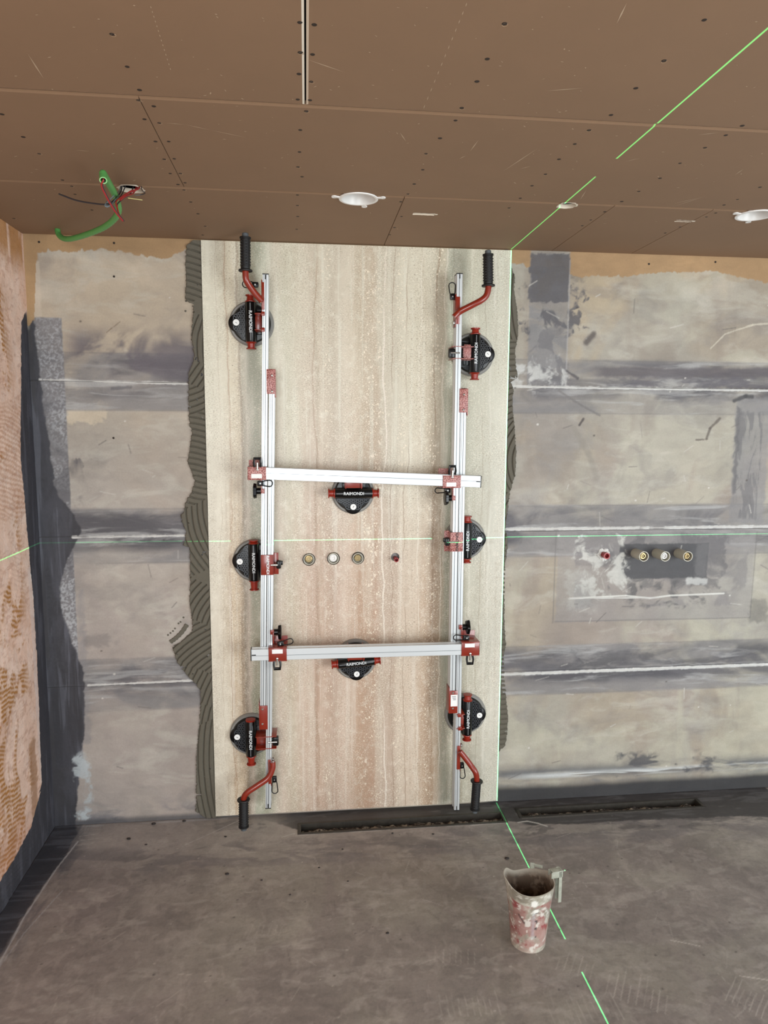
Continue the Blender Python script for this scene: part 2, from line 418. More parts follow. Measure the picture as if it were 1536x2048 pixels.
    P.mix(P.rect(-.56, -.49, .35, 1.0, .01, .03)*.5*sm(.4, .6, n(9, 6, 213)), (126, 124, 126))
    P.mix(mk*.96, (47, 46, 51)); P.mix(P.rect(-.515, -.470, 1.18, 1.50, .006, .03)*sm(.35, .6, n(9, 5, 214))*.8, (74, 72, 78)); P.mix(mk*sm(.4, .7, n(30, 5, 216, 6))*.35, (78, 78, 86))
    P.mix(mk*sm(.58, .72, n(60, 3, 215, 3))*.5, (96, 97, 106))
    P.mix(P.rect(-.56, -.50, .03, .30, .008, .04)*sm(.4, .56, n(16, 12, 217))*.9, (172, 178, 180))
    P.mix(P.rect(-.50, -.40, .75, .80, .01, .03)*.4, (96, 92, 92))
    for k, (x0, z0, x1, z1) in enumerate([(-.612, 1.80, 0.02, 1.79), (-.52, 1.195, 0.0, 1.197), (-.49, .593, 0.0, .60)]):
        P.mix(P.line((x0, z0), (x1, z1), .004, rag=.006, seed=k)*.9*sm(.30, .45, n(9, 2, 219+k)), (206, 204, 200))
    for k, (x0, z0, x1, z1, wd) in enumerate([(1.2, 1.795, 3, 1.787, .004), (1.2, 1.207, 3, 1.206, .005), (1.2, .578, 2.45, .583, .006)]):
        P.mix(P.line((x0, z0), (x1, z1), wd, rag=.006, seed=k+4)*.92*sm(.25, .4, n(6, 2, 229+k)), (216, 216, 212))
    # trowel scratches
    rs = np.random.RandomState(5)
    for i in range(170):
        x = rs.uniform(-.45, 2.5); z = rs.uniform(.1, 2.2); a = rs.uniform(-.5, .9) if rs.rand() < .7 else rs.uniform(1.2, 1.9)
        L_ = rs.uniform(.01, .06); dkk = rs.rand() < .5
        P.mix(P.line((x, z), (x+L_*math.cos(a), z+L_*math.sin(a)), .0022)*rs.uniform(.25, .6), (96, 90, 88) if dkk else (194, 190, 182))
    for i in range(70):
        x = rs.uniform(-.5, 2.5); z = rs.uniform(.1, 2.2); P.mix(P.line((x, z), (x+.002, z), rs.uniform(.002, .004))*.8, (208, 204, 196) if rs.rand() < .7 else (70, 60, 56))
    for pts, wd, c, a in [([(1.56, 2.01), (1.53, 1.975)], .012, (86, 78, 74), .9), ([(1.53, 1.665), (1.515, 1.64)], .005, (70, 62, 60), .9),
                          ([(2.13, 1.67), (2.09, 1.63), (2.075, 1.585)], .006, (88, 78, 70), .8), ([(2.03, 1.58), (2.08, 1.584)], .003, (90, 80, 72), .8),
                          ([(2.19, 1.745), (2.24, 1.765), (2.27, 1.762)], .008, (60, 58, 60), .85), ([(1.42, 1.78), (1.52, 1.72), (1.60, 1.68)], .004, (110, 106, 104), .7),
                          ([(2.07, 1.96), (2.13, 2.02), (2.25, 2.06), (2.35, 2.07)], .003, (198, 190, 172), .7), ([(1.49, 1.63), (1.56, 1.52), (1.60, 1.42)], .012, (134, 128, 118), .5),
                          ([(1.5, 1.83), (1.45, 1.86)], .005, (70, 66, 70), .8), ([(-.36, 1.98), (-.31, 2.02)], .002, (120, 104, 84), .8), ([(-.35, 1.77), (-.28, 1.775)], .006, (84, 82, 86), .7)]:
        P.poly(pts, wd, c, a, rag=.006)
    # bare brown board along the ceiling and in the corner
    zt = np.interp(U, [-.64, -.62, -.60, -.35, -.15, -.05, .02, 1.2, 1.42, 1.47, 1.7, 1.8, 1.95, 2.05, 2.3, 2.6, 3], [2.0, 2.03, 2.265, 2.28, 2.262, 2.29, 2.24, 2.27, 2.27, 2.235, 2.245, 2.255, 2.262, 2.275, 2.23, 2.205, 2.2])+.02*(n(16, 3, 241)-.5)+.02*(n(70, 8, 243, 3)-.5)
    raw = sm(-.002, .002, V-zt)*(1-P.rect(1.285, 1.45, 2.13, 2.34, .005, .01)*.97)
    raw = np.maximum(raw, P.rect(-.645, -.597, 2.02, 2.4, .004, .01)*(1-P.rect(-.62, -.55, 1.9, 2.235, .004)))
    P.mix(raw, (160, 129, 92)); P.mix(raw*sm(.5, .7, n(3, 8, 245))*.3, (176, 144, 104))
    P.mix(sm(-.02, -.003, V-zt)*(1-raw)*sm(.4, .6, n(9, 3, 247))*.7*(U < 0), (186, 180, 166))
    P.smoke([(2.2, 3.4, 901, .13), (7, 11, 903, .13), (22, 34, 905, .10), (9, 60, 907, .05)])
    return P.C
bm = BM(); box(bm, ((XL+XR)/2-.05, .063, HC/2), (XR-XL+.3, .10, HC+.15))
wb = obj('wall_back', bm, mat('rough_masonry', (130, 124, 116), .9)); wb['kind'] = 'structure'
zs = [0.0, .591, 1.197, 1.795, HC+.006]
for z0, z1 in zip(zs, zs[1:]):
    xs = np.concatenate([axis(XL-.01, .05, .003), axis(.09, 1.12, .04), axis(1.15, 2.50, .003)]); zz = axis(z0+.0008, z1-.0008, .003); U, V = np.meshgrid(xs, zz)
    C = paint_wall(U, V)
    bow = -.0012*(fbm(U*3, V*3, 5)-.5)-.0016*np.exp(-((V-z0)/.004)**2)*(z0 > 0)
    pos = np.stack([U, bow, V], -1)
    o = grid_mesh('wall_panel', U, V, C, pos, M_wall, wb, origin=((XL+XR)/2, 0, (z0+z1)/2))
    bm = BM(); box(bm, (2.75, .0065, (z0+z1)/2), ((.50), .012, z1-z0-.002)); obj('wall_panel', bm, mat('coated_wall_plain', (150, 146, 138), .7, var=(4, .1)), wb)
# raised filler beads in the joints
def bead(a, b, wd, h, seed):
    bm = BM(); n_ = int((b[0]-a[0])/.006); rows = []
    for i in range(n_+1):
        t = i/n_; x = a[0]+(b[0]-a[0])*t; z = a[1]+(b[1]-a[1])*t
        k = .55+.9*float(vn(np.array([x*40.]), np.array([1.]), seed)[0])
        rows.append([bm.verts.new((x, .0005, z-wd*k)), bm.verts.new((x, -h*k-.0012, z-wd*.2*k)), bm.verts.new((x, -h*k-.0012, z+wd*.3*k)), bm.verts.new((x, .0005, z+wd*k))])
    for A, B in zip(rows, rows[1:]):
        for j in range(3): bm.faces.new((A[j], A[j+1], B[j+1], B[j]))
    return obj('joint_filler', bm, M_fill, wb)
bead((1.225, 1.795), (2.6, 1.787), .0028, .0014, 1); bead((1.215, 1.207), (2.6, 1.206), .003, .0014, 2); bead((1.21, .578), (2.42, .583), .0032, .0016, 3)
bead((-.49, .593), (-.06, .600), .0022, .0010, 4); bead((-.60, 1.80), (-.08, 1.79), .002, .0010, 5); bead((-.50, 1.195), (-.08, 1.197), .0022, .0010, 6); bead((1.50, .905), (1.90, .900), .0026, .0014, 7)
bm = BM()
for px, py in ((78, 484), (228, 486), (1298, 528), (1431, 524), (228, 553), (227, 876)):
    p = at(px, py, 'y', -.001); cyl(bm, p, p+Vector((0, -.0006, 0)), .0042, 10)
o = obj('screw_head', bm, M_screw, wb); o['kind'] = 'stuff'

# ------------------------------------------------------------------ left wall
ys = axis(-1.0, .002, .004); zz = axis(0, HC+.006, .004); U, V = np.meshgrid(ys, zz)
P = Paint(U, V, (224, 192, 172)); n = P.n
P.mix(sm(.4, .65, n(4, 3, 301))*.6, (214, 176, 154)); P.mix(sm(.5, .7, n(12, 9, 303))*.5, (232, 208, 192))
P.mix(sm(.52, .68, n(60, 25, 305, 3))*.45, (228, 204, 190)); P.mix(sm(.56, .7, n(40, 90, 307, 3))*.4, (170, 122, 100))
oc = sm(.52, .57, n(3.5, 3.2, 309))*sm(-.02, -.12, U+.12)
cmb = .5+.5*np.sin((V+.06*n(5, 5, 311)+.25*U)*2*PI/.017)
P.mix(oc*(.35+.65*sm(.3, .6, cmb))*sm(.35, .5, n(14, 8, 313)), (164, 112, 52))
P.mix(P.rect(-.5, -.06, 1.30, 1.70, .02, .06)*sm(.35, .7, cmb)*.45, (178, 126, 92))
top = sm(-.14, -.03, V-HC+.06*n(25, 2, 315))*sm(.35, .5, n(30, 2, 317)); P.mix(top*.85, (172, 120, 62))
P.mix(sm(.35, .0, V)*.4, (196, 132, 104))
P.mix(P.rect(-.22, -.16, .15, .45, .01, .04)*.7, (150, 108, 72))
e1 = np.interp(V, [0, .05, .12, .25, .5, .8, 1.0, 1.25, 1.5, 1.8, 2.0, 2.05], [-.40, -.55, -.27, -.115, -.10, -.09, -.095, -.115, -.135, -.09, -.06, -.01])
e1 = np.where(V < .14, -2, e1)
e1 = np.where((V >= .10) & (V < .22), np.interp(V, [.10, .115, .14, .22], [-.9, -.40, -.24, -.13]), e1)+.012*(n(4, 14, 321)-.5)+.012*(n(70, 70, 323, 3)-.5)
P.mix(sm(-.007, 0, U-e1)*(1-sm(2.03, 2.07, V))*.5, (150, 140, 138))
mk = sm(-.002, .002, U-e1)*(1-sm(2.03, 2.06, V+.05*(n(30, 20, 325)-.5)))
P.mix(mk, (54, 53, 59)); P.mix(mk*sm(.46, .7, n(45, 4, 327, 5))*.5, (88, 88, 97))
P.mix(P.rect(-.13, -.10, .25, 1.1, .006, .02)*(1-mk)*.6, (214, 196, 188))
P.mix(sm(-.012, -.004, U-e1)*(1-mk)*sm(.5, .6, n(8, 40, 329))*.8*(V > .9)*(V < 1.1), (232, 226, 220))
P.smoke([(6, 5, 921, .10), (30, 22, 923, .14)])
h = .0018*(fbm(U*40, V*30, 331)-.5)+.0022*oc*(1-cmb)-.0018*mk
pos = np.stack([XL+h, U, V], -1)
bm = BM(); box(bm, (XL-.06, -1.95, HC/2), (.10, 4.1, HC+.15)); wl = obj('wall_left', bm, mat('left_masonry', (170, 140, 124), .9)); wl['kind'] = 'structure'
grid_mesh('render_coat', U, V, P.C, pos, M_left, wl, origin=(XL, -.5, HC/2))
bm = BM(); box(bm, (XL-.004, -2.5, HC/2), (.012, 3.0, HC)); obj('render_coat', bm, mat('left_render_plain', (220, 188, 168), .85, var=(5, .15), bump=(90, .6)), wl)

# ------------------------------------------------------------------ floor
DR = [(.352, 1.196, -.152, -.088), (1.278, 2.085, -.126, -.066)]     # slots of the two drains
xs = axis(XL, 2.46, .004); ys = axis(-1.3, 0, .004); U, V = np.meshgrid(xs, ys)
P = Paint(U, V, (134, 126, 117)); n = P.n
P.mix(sm(.38, .62, n(2.6, 2.6, 401))*.7, (148, 141, 131)); P.mix(sm(.48, .66, n(3, 3.4, 403))*.55, (122, 111, 108))
P.mix(sm(.3, -.4, U)*.5, (128, 116, 115)); P.mix(sm(.52, .7, n(9, 9, 405, 5))*.4, (112, 104, 100)); P.mix(sm(.55, .72, n(12, 30, 407, 5))*.4, (164, 156, 148)); P.mix(sm(.55, .7, n(40, 70, 408, 4))*.25, (100, 92, 88)); P.mix(sm(.56, .68, n(30, 20, 410, 4))*.25, (168, 158, 150))
P.mix(sm(-.40, -.12, V)*.45, (160, 152, 147)); P.mix(sm(.45, .6, n(6, 20, 409, 5))*sm(-.42, -.3, V)*sm(-.15, -.22, V)*.6, (104, 98, 99))
P.mix(P.rect(.25, 1.3, -.30, -.20, .03, .1)*sm(.4, .6, n(8, 24, 411))*.6, (100, 94, 93))
# black coating round the drains and along the wall
zf = np.interp(U, [.2, .36, .45, 1.19, 1.25, 1.3, 1.8, 2.1, 2.6], [-.03, -.14, -.155, -.15, -.165, -.19, -.20, -.21, -.26])+.03*(n(6, 6, 413)-.5)+.02*(n(30, 60, 415, 4)-.5)
dk = sm(-.006, .006, V-zf)*sm(.15, .36, U+.1*(n(9, 9, 417)-.5)); P.mix(dk*.95, (56, 53, 53)); P.mix(dk*sm(.55, .7, n(7, 40, 419, 4))*.4, (108, 106, 106))
P.mix(sm(.46, .6, n(9, 34, 421, 4))*P.rect(1.25, 2.6, -.27, -.16, .03, .05)*.55, (66, 63, 64))
P.mix(P.rect(.0, .38, -.10, -.0, .02, .05)*sm(.42, .58, n(9, 18, 423))*.6, (84, 82, 84))
wl_ = np.exp(-((V+.162+.012*(n(5, 1, 425)-.5))/.0045)**2)*sm(.33, .36, U)*(1-sm(1.18, 1.2, U)); P.mix(wl_*sm(.3, .42, n(9, 3, 427)), (190, 184, 178))
P.mix(P.line((1.278, -.137), (2.085, -.132), .004, rag=.003)*.7, (128, 124, 118)); P.mix(P.line((1.278, -.062), (2.085, -.060), .003, rag=.004)*.6, (150, 146, 142))
P.poly([(1.25, -.165), (1.29, -.16), (1.33, -.18), (1.36, -.205)], .0035, (196, 192, 186), .9)
P.mix(np.exp(-((V+.012+.006*(n(4, 1, 429)-.5))/.006)**2)*(U < .05)*sm(.3, .5, n(5, 3, 431)), (170, 166, 164))
# black band along the left wall
e1 = np.interp(V, [-1.5, -.9, -.5, -.25, -.06, 0], [-.60, -.585, -.565, -.535, -.545, -.57])+.03*(n(3, 6, 433)-.5)+.01*(n(50, 50, 435, 3)-.5)
mk = 1-sm(-.004, .004, U-e1); P.mix((1-sm(.0, .09, U-e1))*sm(.36, .6, n(24, 7, 437))*.75, (74, 74, 80)); P.mix(mk*.95, (54, 54, 60)); P.mix(mk*sm(.56, .7, n(4, 40, 439, 3))*.4, (98, 100, 108))
P.poly([(-.52, -.12), (-.545, -.30), (-.56, -.55), (-.55, -.9)], .0028, (176, 174, 174), .75); P.poly([(-.48, -.42), (-.53, -.62), (-.56, -.85)], .002, (160, 158, 158), .6)
rs = np.random.RandomState(9)
for i in range(110):
    x = rs.uniform(-.55, 1.8); y = rs.uniform(-1.2, -.12); a = rs.uniform(0, PI); L_ = rs.uniform(.02, .10)
    P.mix(P.line((x, y), (x+L_*math.cos(a), y+L_*math.sin(a)), .0014)*rs.uniform(.15, .4), (190, 182, 172) if rs.rand() < .6 else (90, 82, 78))
def comb(px, py, ang, L_, k, step, a0):
    for i in range(k):
        p = at(px, py, 'z', 0); c, s_ = math.cos(ang), math.sin(ang)
        x = p.x-s_*step*i+rs.uniform(-.004, .004); y = p.y+c*step*i+rs.uniform(-.004, .004); l2 = L_*rs.uniform(.5, 1)
        P.mix(P.line((x, y), (x+c*l2, y+s_*l2), .0016)*a0*rs.uniform(.4, 1), (190, 182, 172))
comb(1330, 2030, 1.0, .13, 9, .02, .5); comb(1450, 2000, .75, .13, 12, -.016, .6); comb(1250, 2040, 1.55, .10, 12, .018, .35); comb(1180, 1960, 1.0, .09, 6, .02, .4)
comb(950, 1930, 1.35, .09, 7, .02, .35); comb(1500, 1960, .4, .10, 8, -.015, .5); comb(1000, 2030, 1.5, .09, 10, .018, .3); comb(560, 1870, 1.4, .05, 6, .02, .25); comb(150, 1700, .15, .09, 4, .03, .4)
P.poly([(.33+.0, -.15), (.28, -.17)], .002, (180, 176, 170), .6)
for pts, c in [([(370, 1690), (480, 1640)], (176, 170, 166)), ([(1340, 1880), (1400, 1892)], (190, 182, 172)), ([(1480, 1952), (1536, 1960)], (196, 188, 178)), ([(1180, 1940), (1280, 1952), (1380, 1975), (1470, 2020)], (140, 132, 122))]:
    P.poly([tuple(at(a, b, 'z', 0)[:2]) for a, b in pts], .0018, c, .7)
for i in range(130):
    x = rs.uniform(-.5, 1.8); y = rs.uniform(-1.2, -.1); P.mix(P.line((x, y), (x+.001, y), rs.uniform(.0015, .0035))*.7, (176, 168, 158) if rs.rand() < .5 else (58, 50, 48))
P.smoke([(3, 4, 911, .16), (9, 13, 913, .16), (30, 45, 915, .14), (90, 60, 917, .08)])
cx = (U[:-1, :-1]+U[1:, 1:])/2; cy = (V[:-1, :-1]+V[1:, 1:])/2; keep = np.ones(cx.shape, bool)
for a, b, c, d in DR: keep &= ~((cx > a) & (cx < b) & (cy > c) & (cy < d))
h = .0012*(fbm(U*14, V*14, 441)-.5)*(V < -.02)
bm = BM(); box(bm, (1.2, -2.2, -.11), (4.6, 4.6, .10)); fl = obj('floor', bm, mat('screed', (104, 97, 90), .85)); fl['kind'] = 'structure'
grid_mesh('floor_coat', U, V, P.C, np.stack([U, V, h], -1), M_floor, fl, keep=keep, origin=(1, -.75, 0))
bm = BM(); box(bm, (1.2, -2.9, -.021), (4.6, 3.2, .04)); box(bm, (2.90, -.65, -.021), (.88, 1.3, .04)); obj('floor_coat', bm, mat('plain_floor', (130, 122, 114), .6, var=(3, .2), bump=(40, .3)), fl)

# ------------------------------------------------------------------ drains
for k, (a, b, c, d) in enumerate(DR):
    t = empty('linear_drain', ((a+b)/2, (c+d)/2, -.045), ['open linear floor drain slot below the stone slab, edged by a white plaster line', 'open linear floor drain slot right of the stone slab, set in black coating'][k], 'drain', 'linear floor drains along the wall')
    bm = BM(); D = -.045
    for (x0, x1, y0, y1) in ((a, b, c-.001, c+.002), (a, b, d-.002, d+.001), (a-.001, a+.002, c, d), (b-.002, b+.001, c, d)):
        box(bm, ((x0+x1)/2, (y0+y1)/2, D/2+.0012), (x1-x0, y1-y0, -D+.002))
    box(bm, ((a+b)/2, (c+d)/2, D-.001), (b-a, d-c, .003)); obj('trough', bm, M_drain, t)
    bm = BM()
    for (x0, x1, y0, y1) in ((a-.012, b+.012, c-.010, c), (a-.012, b+.012, d, d+.008), (a-.012, a, c, d), (b, b+.012, c, d)):
        box(bm, ((x0+x1)/2, (y0+y1)/2, .0012), (x1-x0, y1-y0, .0022), bev=.0006)
    obj('rim', bm, M_drain, t)
    xs = axis(a+.003, b-.003, .004); ys = axis(c+.004, d-.004, .003); U2, V2 = np.meshgrid(xs, ys)
    hh = D+.018+.045*np.maximum(0, fbm(U2*30, V2*38, 501+k, 4)-.38)*(.6+.6*(V2 < (c+d)/2))
    C2 = np.empty(U2.shape+(3,)); C2[:] = lin((62, 54, 47)); mm = sm(.5, .62, fbm(U2*60, V2*60, 507+k, 3))[..., None]; C2 = C2*(1-mm)+np.array(lin((158, 148, 132)))*mm
    o = grid_mesh('debris', U2, V2, C2, np.stack([U2, V2, hh], -1), mat('drain_debris', (50, 44, 38), .6, attr='paint', bump=(120, .8)), t, kind='stuff', origin=((a+b)/2, (c+d)/2, D)); o['label'] = 'dark grit and mortar crumbs'

# ------------------------------------------------------------------ ceiling of brown boards
holes = [(at(717, 397, 'z', HC), .056), (at(1510, 430, 'z', HC), .056), (at(262, 378, 'z', HC), .036), (at(1134, 411, 'z', HC), .029)]
slots = [(.745, .818, -.436, -.420), (1.640, 1.700, -.470, -.455)]
bm = BM(); box(bm, (1.2, -1.95, HC+.09), (4.2, 4.2, .04)); ce = obj('ceiling', bm, M_dark); ce['kind'] = 'structure'
def cutter():
    bm = BM()
    for p, r in holes: cyl(bm, (p.x, p.y, HC-.05), (p.x, p.y, HC+.05), r, 40)
    for a, b, c, d in slots: box(bm, ((a+b)/2, (c+d)/2, HC), (b-a, d-c, .1))
    bmesh.ops.recalc_face_normals(bm, faces=bm.faces)
    me = bpy.data.meshes.new('c'); bm.to_mesh(me); bm.free(); me.materials.append(M_gyps); o = bpy.data.objects.new('c', me); COL.objects.link(o); return o
cut = cutter()
rows = [(-.593, .0, [XL, .695, 1.368, 1.70, 3.1]), (-1.175, -.593, [XL, .037, 2.4, 3.1]), (-1.77, -1.175, [XL, .393, 3.1]), (-2.36, -1.77, [XL, 1.3, 3.1]), (-2.95, -2.36, [XL, .5, 3.1]), (-3.9, -2.95, [XL, 1.3, 3.1])]
for y0, y1, js in rows:
    for i, (x0, x1) in enumerate(zip(js, js[1:])):
        wide = .393 in (x0, x1); gx0 = .0018 if x0 == .393 else (.0002 if i else 0); gx1 = .0018 if x1 == .393 else .0002
        X0, X1, Y0, Y1 = x0+gx0, x1-gx1, y0+.0014, y1-(.0014 if y1 < 0 else 0)
        bm = BM(); ch = .004; chx = .0045 if wide else .0012; zt_, zb = HC+.0125, HC
        L0 = [bm.verts.new(q) for q in ((X0, Y0, zt_), (X1, Y0, zt_), (X1, Y1, zt_), (X0, Y1, zt_))]
        L1 = [bm.verts.new(q) for q in ((X0, Y0, zb+.003), (X1, Y0, zb+.003), (X1, Y1, zb+.003), (X0, Y1, zb+.003))]
        cy_ = ch*2; c1 = chx if i else 0; L2 = [bm.verts.new(q) for q in ((X0+c1, Y0+cy_, zb), (X1-chx, Y0+cy_, zb), (X1-chx, Y1-cy_, zb), (X0+c1, Y1-cy_, zb))]
        bm.faces.new(L0); bm.faces.new(L2)
        for A, B in ((L0, L1), (L1, L2)):
            for j in range(4):
                f = bm.faces.new((A[j], A[(j+1) % 4], B[(j+1) % 4], B[j]))
                if j in (1, 3) and wide: f.material_index = 1
                if A is L0 and not wide: f.material_index = 0
        o = obj('plasterboard_panel', bm, [M_ceil, M_gyps], ce, smooth=0)
        if y1 >= -1.0 and y0 >= -1.2 and any(X0-.06 < p.x < X1+.06 for p, _ in holes):
            md = o.modifiers.new('b', 'BOOLEAN'); md.object = cut; md.solver = 'EXACT'; md.operation = 'DIFFERENCE'
            bpy.context.view_layer.update()
            me = bpy.data.meshes.new_from_object(o.evaluated_get(bpy.context.evaluated_depsgraph_get())); o.modifiers.clear(); o.data = me
bpy.data.objects.remove(cut)
SA = [(448,137),(509,267),(558,360),(553,401),(615,425),(578,477),(637,492),(622,566),(675,566),(657,637),(697,635),(681,694),(722,694),(712,738),(740,731),(736,760),(763,808),(792,855),(821,905),(811,940),(93,548),(157,615),(8,457),(250,720),(287,745),(300,777),(368,840),(56,874),(1199,90),(1257,99),(1201,210),(1250,218),(1196,296),(1245,327),(1191,398),(1240,401),(1225,445),(1201,520),(1198,608),(1192,668),(1208,707),(1190,780),(1190,822),(1191,866),(1187,917)]
SB = [(482,95),(413,236),(372,326),(311,432),(286,482),(224,553),(168,615),(155,679),(121,736),(96,776),(67,807),(1281,80),(1120,243),(1007,353),(908,460),(820,521),(763,576),(700,637),(646,697),(592,743),(545,793),(500,832),(1433,503),(1367,541),(1284,591),(1184,653),(1104,713),(1019,766),(951,806),(883,847),(827,880),(793,903),(1504,749),(1414,798),(1360,820),(1327,852),(1290,868),(70,866),(42,910),(24,939),(1184,908),(1125,932)]
bm = BM(); bmr = BM()
for i, (x, y) in enumerate([(a/2, b/2) for a, b in SA]+[(768+a/2, b/2) for a, b in SB]):
    p = at(x, y, 'z', HC); rr = .0048+.0012*random.random()
    lathe(bm, (p.x, p.y, HC+.0002), (0, 0, -1), [(0, rr), (.0007, rr*.8), (.0004, 0)], 10)
    if i % 3 == 0: lathe(bmr, (p.x+.0015, p.y+.003, HC+.0001), (0, 0, -1), [(0, rr*1.0), (.0005, rr*.95), (.0003, rr*.8)], 10)
o = obj('screw_head', bm, M_screw, ce, origin=(1, -1, HC)); o['kind'] = 'stuff'
o = obj('torn_paper', bmr, mat('torn_board_paper', (172, 146, 118), .9), ce, origin=(1, -1, HC)); o['kind'] = 'stuff'
# scuffs: small chalky scratches and chips on the boards
M_scuff = mat('pale_scratch', (178, 156, 130), .9)
bm = BM()
def scratch(a, b, wd):
    p = at(*a, 'z', HC-.0002); q = at(*b, 'z', HC-.0002); d = (q-p); d.z = 0; s_ = Vector((-d.y, d.x, 0)).normalized()*wd
    bm.faces.new([bm.verts.new(v) for v in (p, (p+q)/2+s_, q, (p+q)/2-s_)])
for k in range(14): scratch((301+k*3, 12+k*9.5), (302.5+k*3, 17+k*9.5), .0009)
for k in range(13): scratch((934-k*7, 5+k*17), (931-k*7, 14+k*17), .0009)
def polyscratch(pts, wd):
    for a, b in zip(pts, pts[1:]): scratch(a, b, wd)
polyscratch([(330, 246), (370, 249), (420, 260), (492, 275)], .0012)
for a, b in [((612, 118), (690, 145)), ((1251, 323), (1281, 316)), ((918, 318), (932, 311)), ((940, 303), (957, 280)), ((1233, 48), (1254, 5)), ((1090, 182), (1168, 176)), ((1160, 400), (1173, 380)), ((1345, 408), (1400, 395)), ((1350, 412), (1412, 392)), ((1040, 338), (1062, 332)), ((1004, 344), (1078, 295)), ((55, 107), (88, 158)), ((150, 300), (180, 303)), ((1470, 350), (1487, 338)), ((800, 265), (812, 283)), ((1395, 270), (1440, 265)), ((640, 568), (700, 572))]: scratch(a, b, .0014)
rs = np.random.RandomState(3)
for i in range(170):
    x = rs.uniform(0, 1536); y = rs.uniform(5, 460); L_ = rs.uniform(1.5, 9); a = rs.uniform(-.6, .6)+(0 if rs.rand() < .7 else 1.2)
    scratch((x, y), (x+L_*math.cos(a), y+L_*math.sin(a)*.6), rs.uniform(.0006, .0018))
o = obj('surface_scuffs', bm, M_scuff, ce, origin=(1, -1, HC), smooth=0); o['kind'] = 'stuff'
# gypsum crumbs round the cut-outs
def torn_ring(p, r, seed, name='torn_edge'):
    bm = BM(); rg = random.Random(seed); N_ = 40; A = []; B = []; C_ = []
    for k in range(N_):
        a = 2*PI*k/N_; j = r+rg.uniform(.0005, .006); A.append(bm.verts.new((p.x+(r-.0015)*math.cos(a), p.y+(r-.0015)*math.sin(a), HC+.012)))
        B.append(bm.verts.new((p.x+(r-.001)*math.cos(a), p.y+(r-.001)*math.sin(a), HC-.001))); C_.append(bm.verts.new((p.x+j*math.cos(a), p.y+j*math.sin(a), HC-.0004)))
    for k in range(N_):
        bm.faces.new((A[k], A[(k+1) % N_], B[(k+1) % N_], B[k])); bm.faces.new((B[k], B[(k+1) % N_], C_[(k+1) % N_], C_[k]))
    obj(name, bm, M_gyps, ce)
torn_ring(holes[2][0], .036, 1); torn_ring(holes[3][0], .029, 2)
for k, (a, b, c, d) in enumerate(slots):
    bm = BM(); rg = random.Random(k); N_ = 14
    for (P0, P1, o_) in (((a, d), (b, d), (0, 1)), ((a, c), (b, c), (0, -1))):
        prev = None
        for j in range(N_+1):
            x = P0[0]+(P1[0]-P0[0])*j/N_; y = P0[1]; e_ = rg.uniform(.001, .005)
            cur = [bm.verts.new((x, y+o_[1]*e_, HC-.0006)), bm.verts.new((x, y-o_[1]*.0008, HC-.001)), bm.verts.new((x, y-o_[1]*.0008, HC+.012))]
            if prev:
                for q in range(2): bm.faces.new((prev[q], cur[q], cur[q+1], prev[q+1]))
            prev = cur
    box(bm, ((a+b)/2, d-.003, HC+.006), (b-a, .005, .010)); lathe(bm, (b+.004, (c+d)/2-.001, HC-.0003), (0, 0, -1), [(0, .007), (.001, .004), (.0014, 0)], 7)
    obj('torn_edge', bm, M_gyps, ce, smooth=0)
# ------------------------------------------------------------------ downlight housings
for k, lab in enumerate(['round white recessed downlight housing with three fixing lugs above the slab', 'round white recessed downlight housing at the right edge of the ceiling']):
    p = holes[k][0]; p = Vector((p.x, p.y, HC))
    t = empty('downlight_housing', p, lab, 'downlight', 'recessed downlight housings in the ceiling')
    bm = BM(); lathe(bm, p, (0, 0, 1), [(-.003, .052), (-.004, .056), (-.003, .0605), (-.0005, .061), (-.0005, .0562), (.02, .0552), (.02, .0525), (-.003, .052)], 48); obj('trim_ring', bm, M_plast, t)
    bm = BM(); lathe(bm, p, (0, 0, 1), [(-.002, .0520), (.012, .050), (.030, .040), (.040, .024), (.044, 0)], 48); obj('reflector', bm, mat('satin_reflector', (214, 212, 208), .35), t)
    for a in (1.25, 3.3, 6.0):
        bm = BM(); c_ = p+Vector((math.cos(a)*.068, math.sin(a)*.068, -.0015)); R = Matrix.Rotation(a, 3, 'Z')
        box(bm, c_, (.018, .014, .003), R, bev=.001); lathe(bm, c_+R @ Vector((.008, 0, .0015)), (0, 0, -1), [(0, .009), (.003, .009), (.003, .004), (0, .004)], 16)
        obj('fixing_lug', bm, M_plast, t)

# ------------------------------------------------------------------ conduit and loose wires
pp = [at(x, y, 'y', v) for x, y, v in ((114, 458, -.075), (118, 470, -.10), (135, 478, -.15), (170, 470, -.25), (212, 452, -.38), (236, 426, -.50), (232, 396, -.62), (218, 368, -.74), (206, 347, -.83))]
pp[0].z = HC+.02
sp = spline(pp, 14)
t = empty('green_conduit', sp[0], 'bent green corrugated plastic conduit hanging out of the ceiling near the left corner', 'conduit')
bm = BM(); tube(bm, sp, .0098, 14, rfun=lambda i: .0098 if i % 2 else .0088); obj('conduit_tube', bm, M_green, t)
e0 = sp[-1]; ed = (CAM-e0).normalized()*.6+Vector((0, 0, -.5)); ed.normalize()
bm = BM(); tail = spline([sp[-3], e0, e0+ed*.012+Vector((0, 0, .0)), e0+ed*.03], 6)
tube(bm, tail, .0096, 14, cap=False); tube(bm, tail, .0076, 14, cap=False); obj('conduit_tube', bm, M_green, t)
tip = tail[-1]; bm = BM(); lathe(bm, tip-ed*.001, ed, [(0, .0096), (.0015, .0096), (.0015, .0072), (0, .0072)], 18); lathe(bm, tip-ed*.012, ed, [(0, .0075), (.0, 0)], 14, 1)
obj('cut_end', bm, [mat('pale_green_rim', (150, 205, 140), .5), M_dark], t)
H2 = holes[2][0]
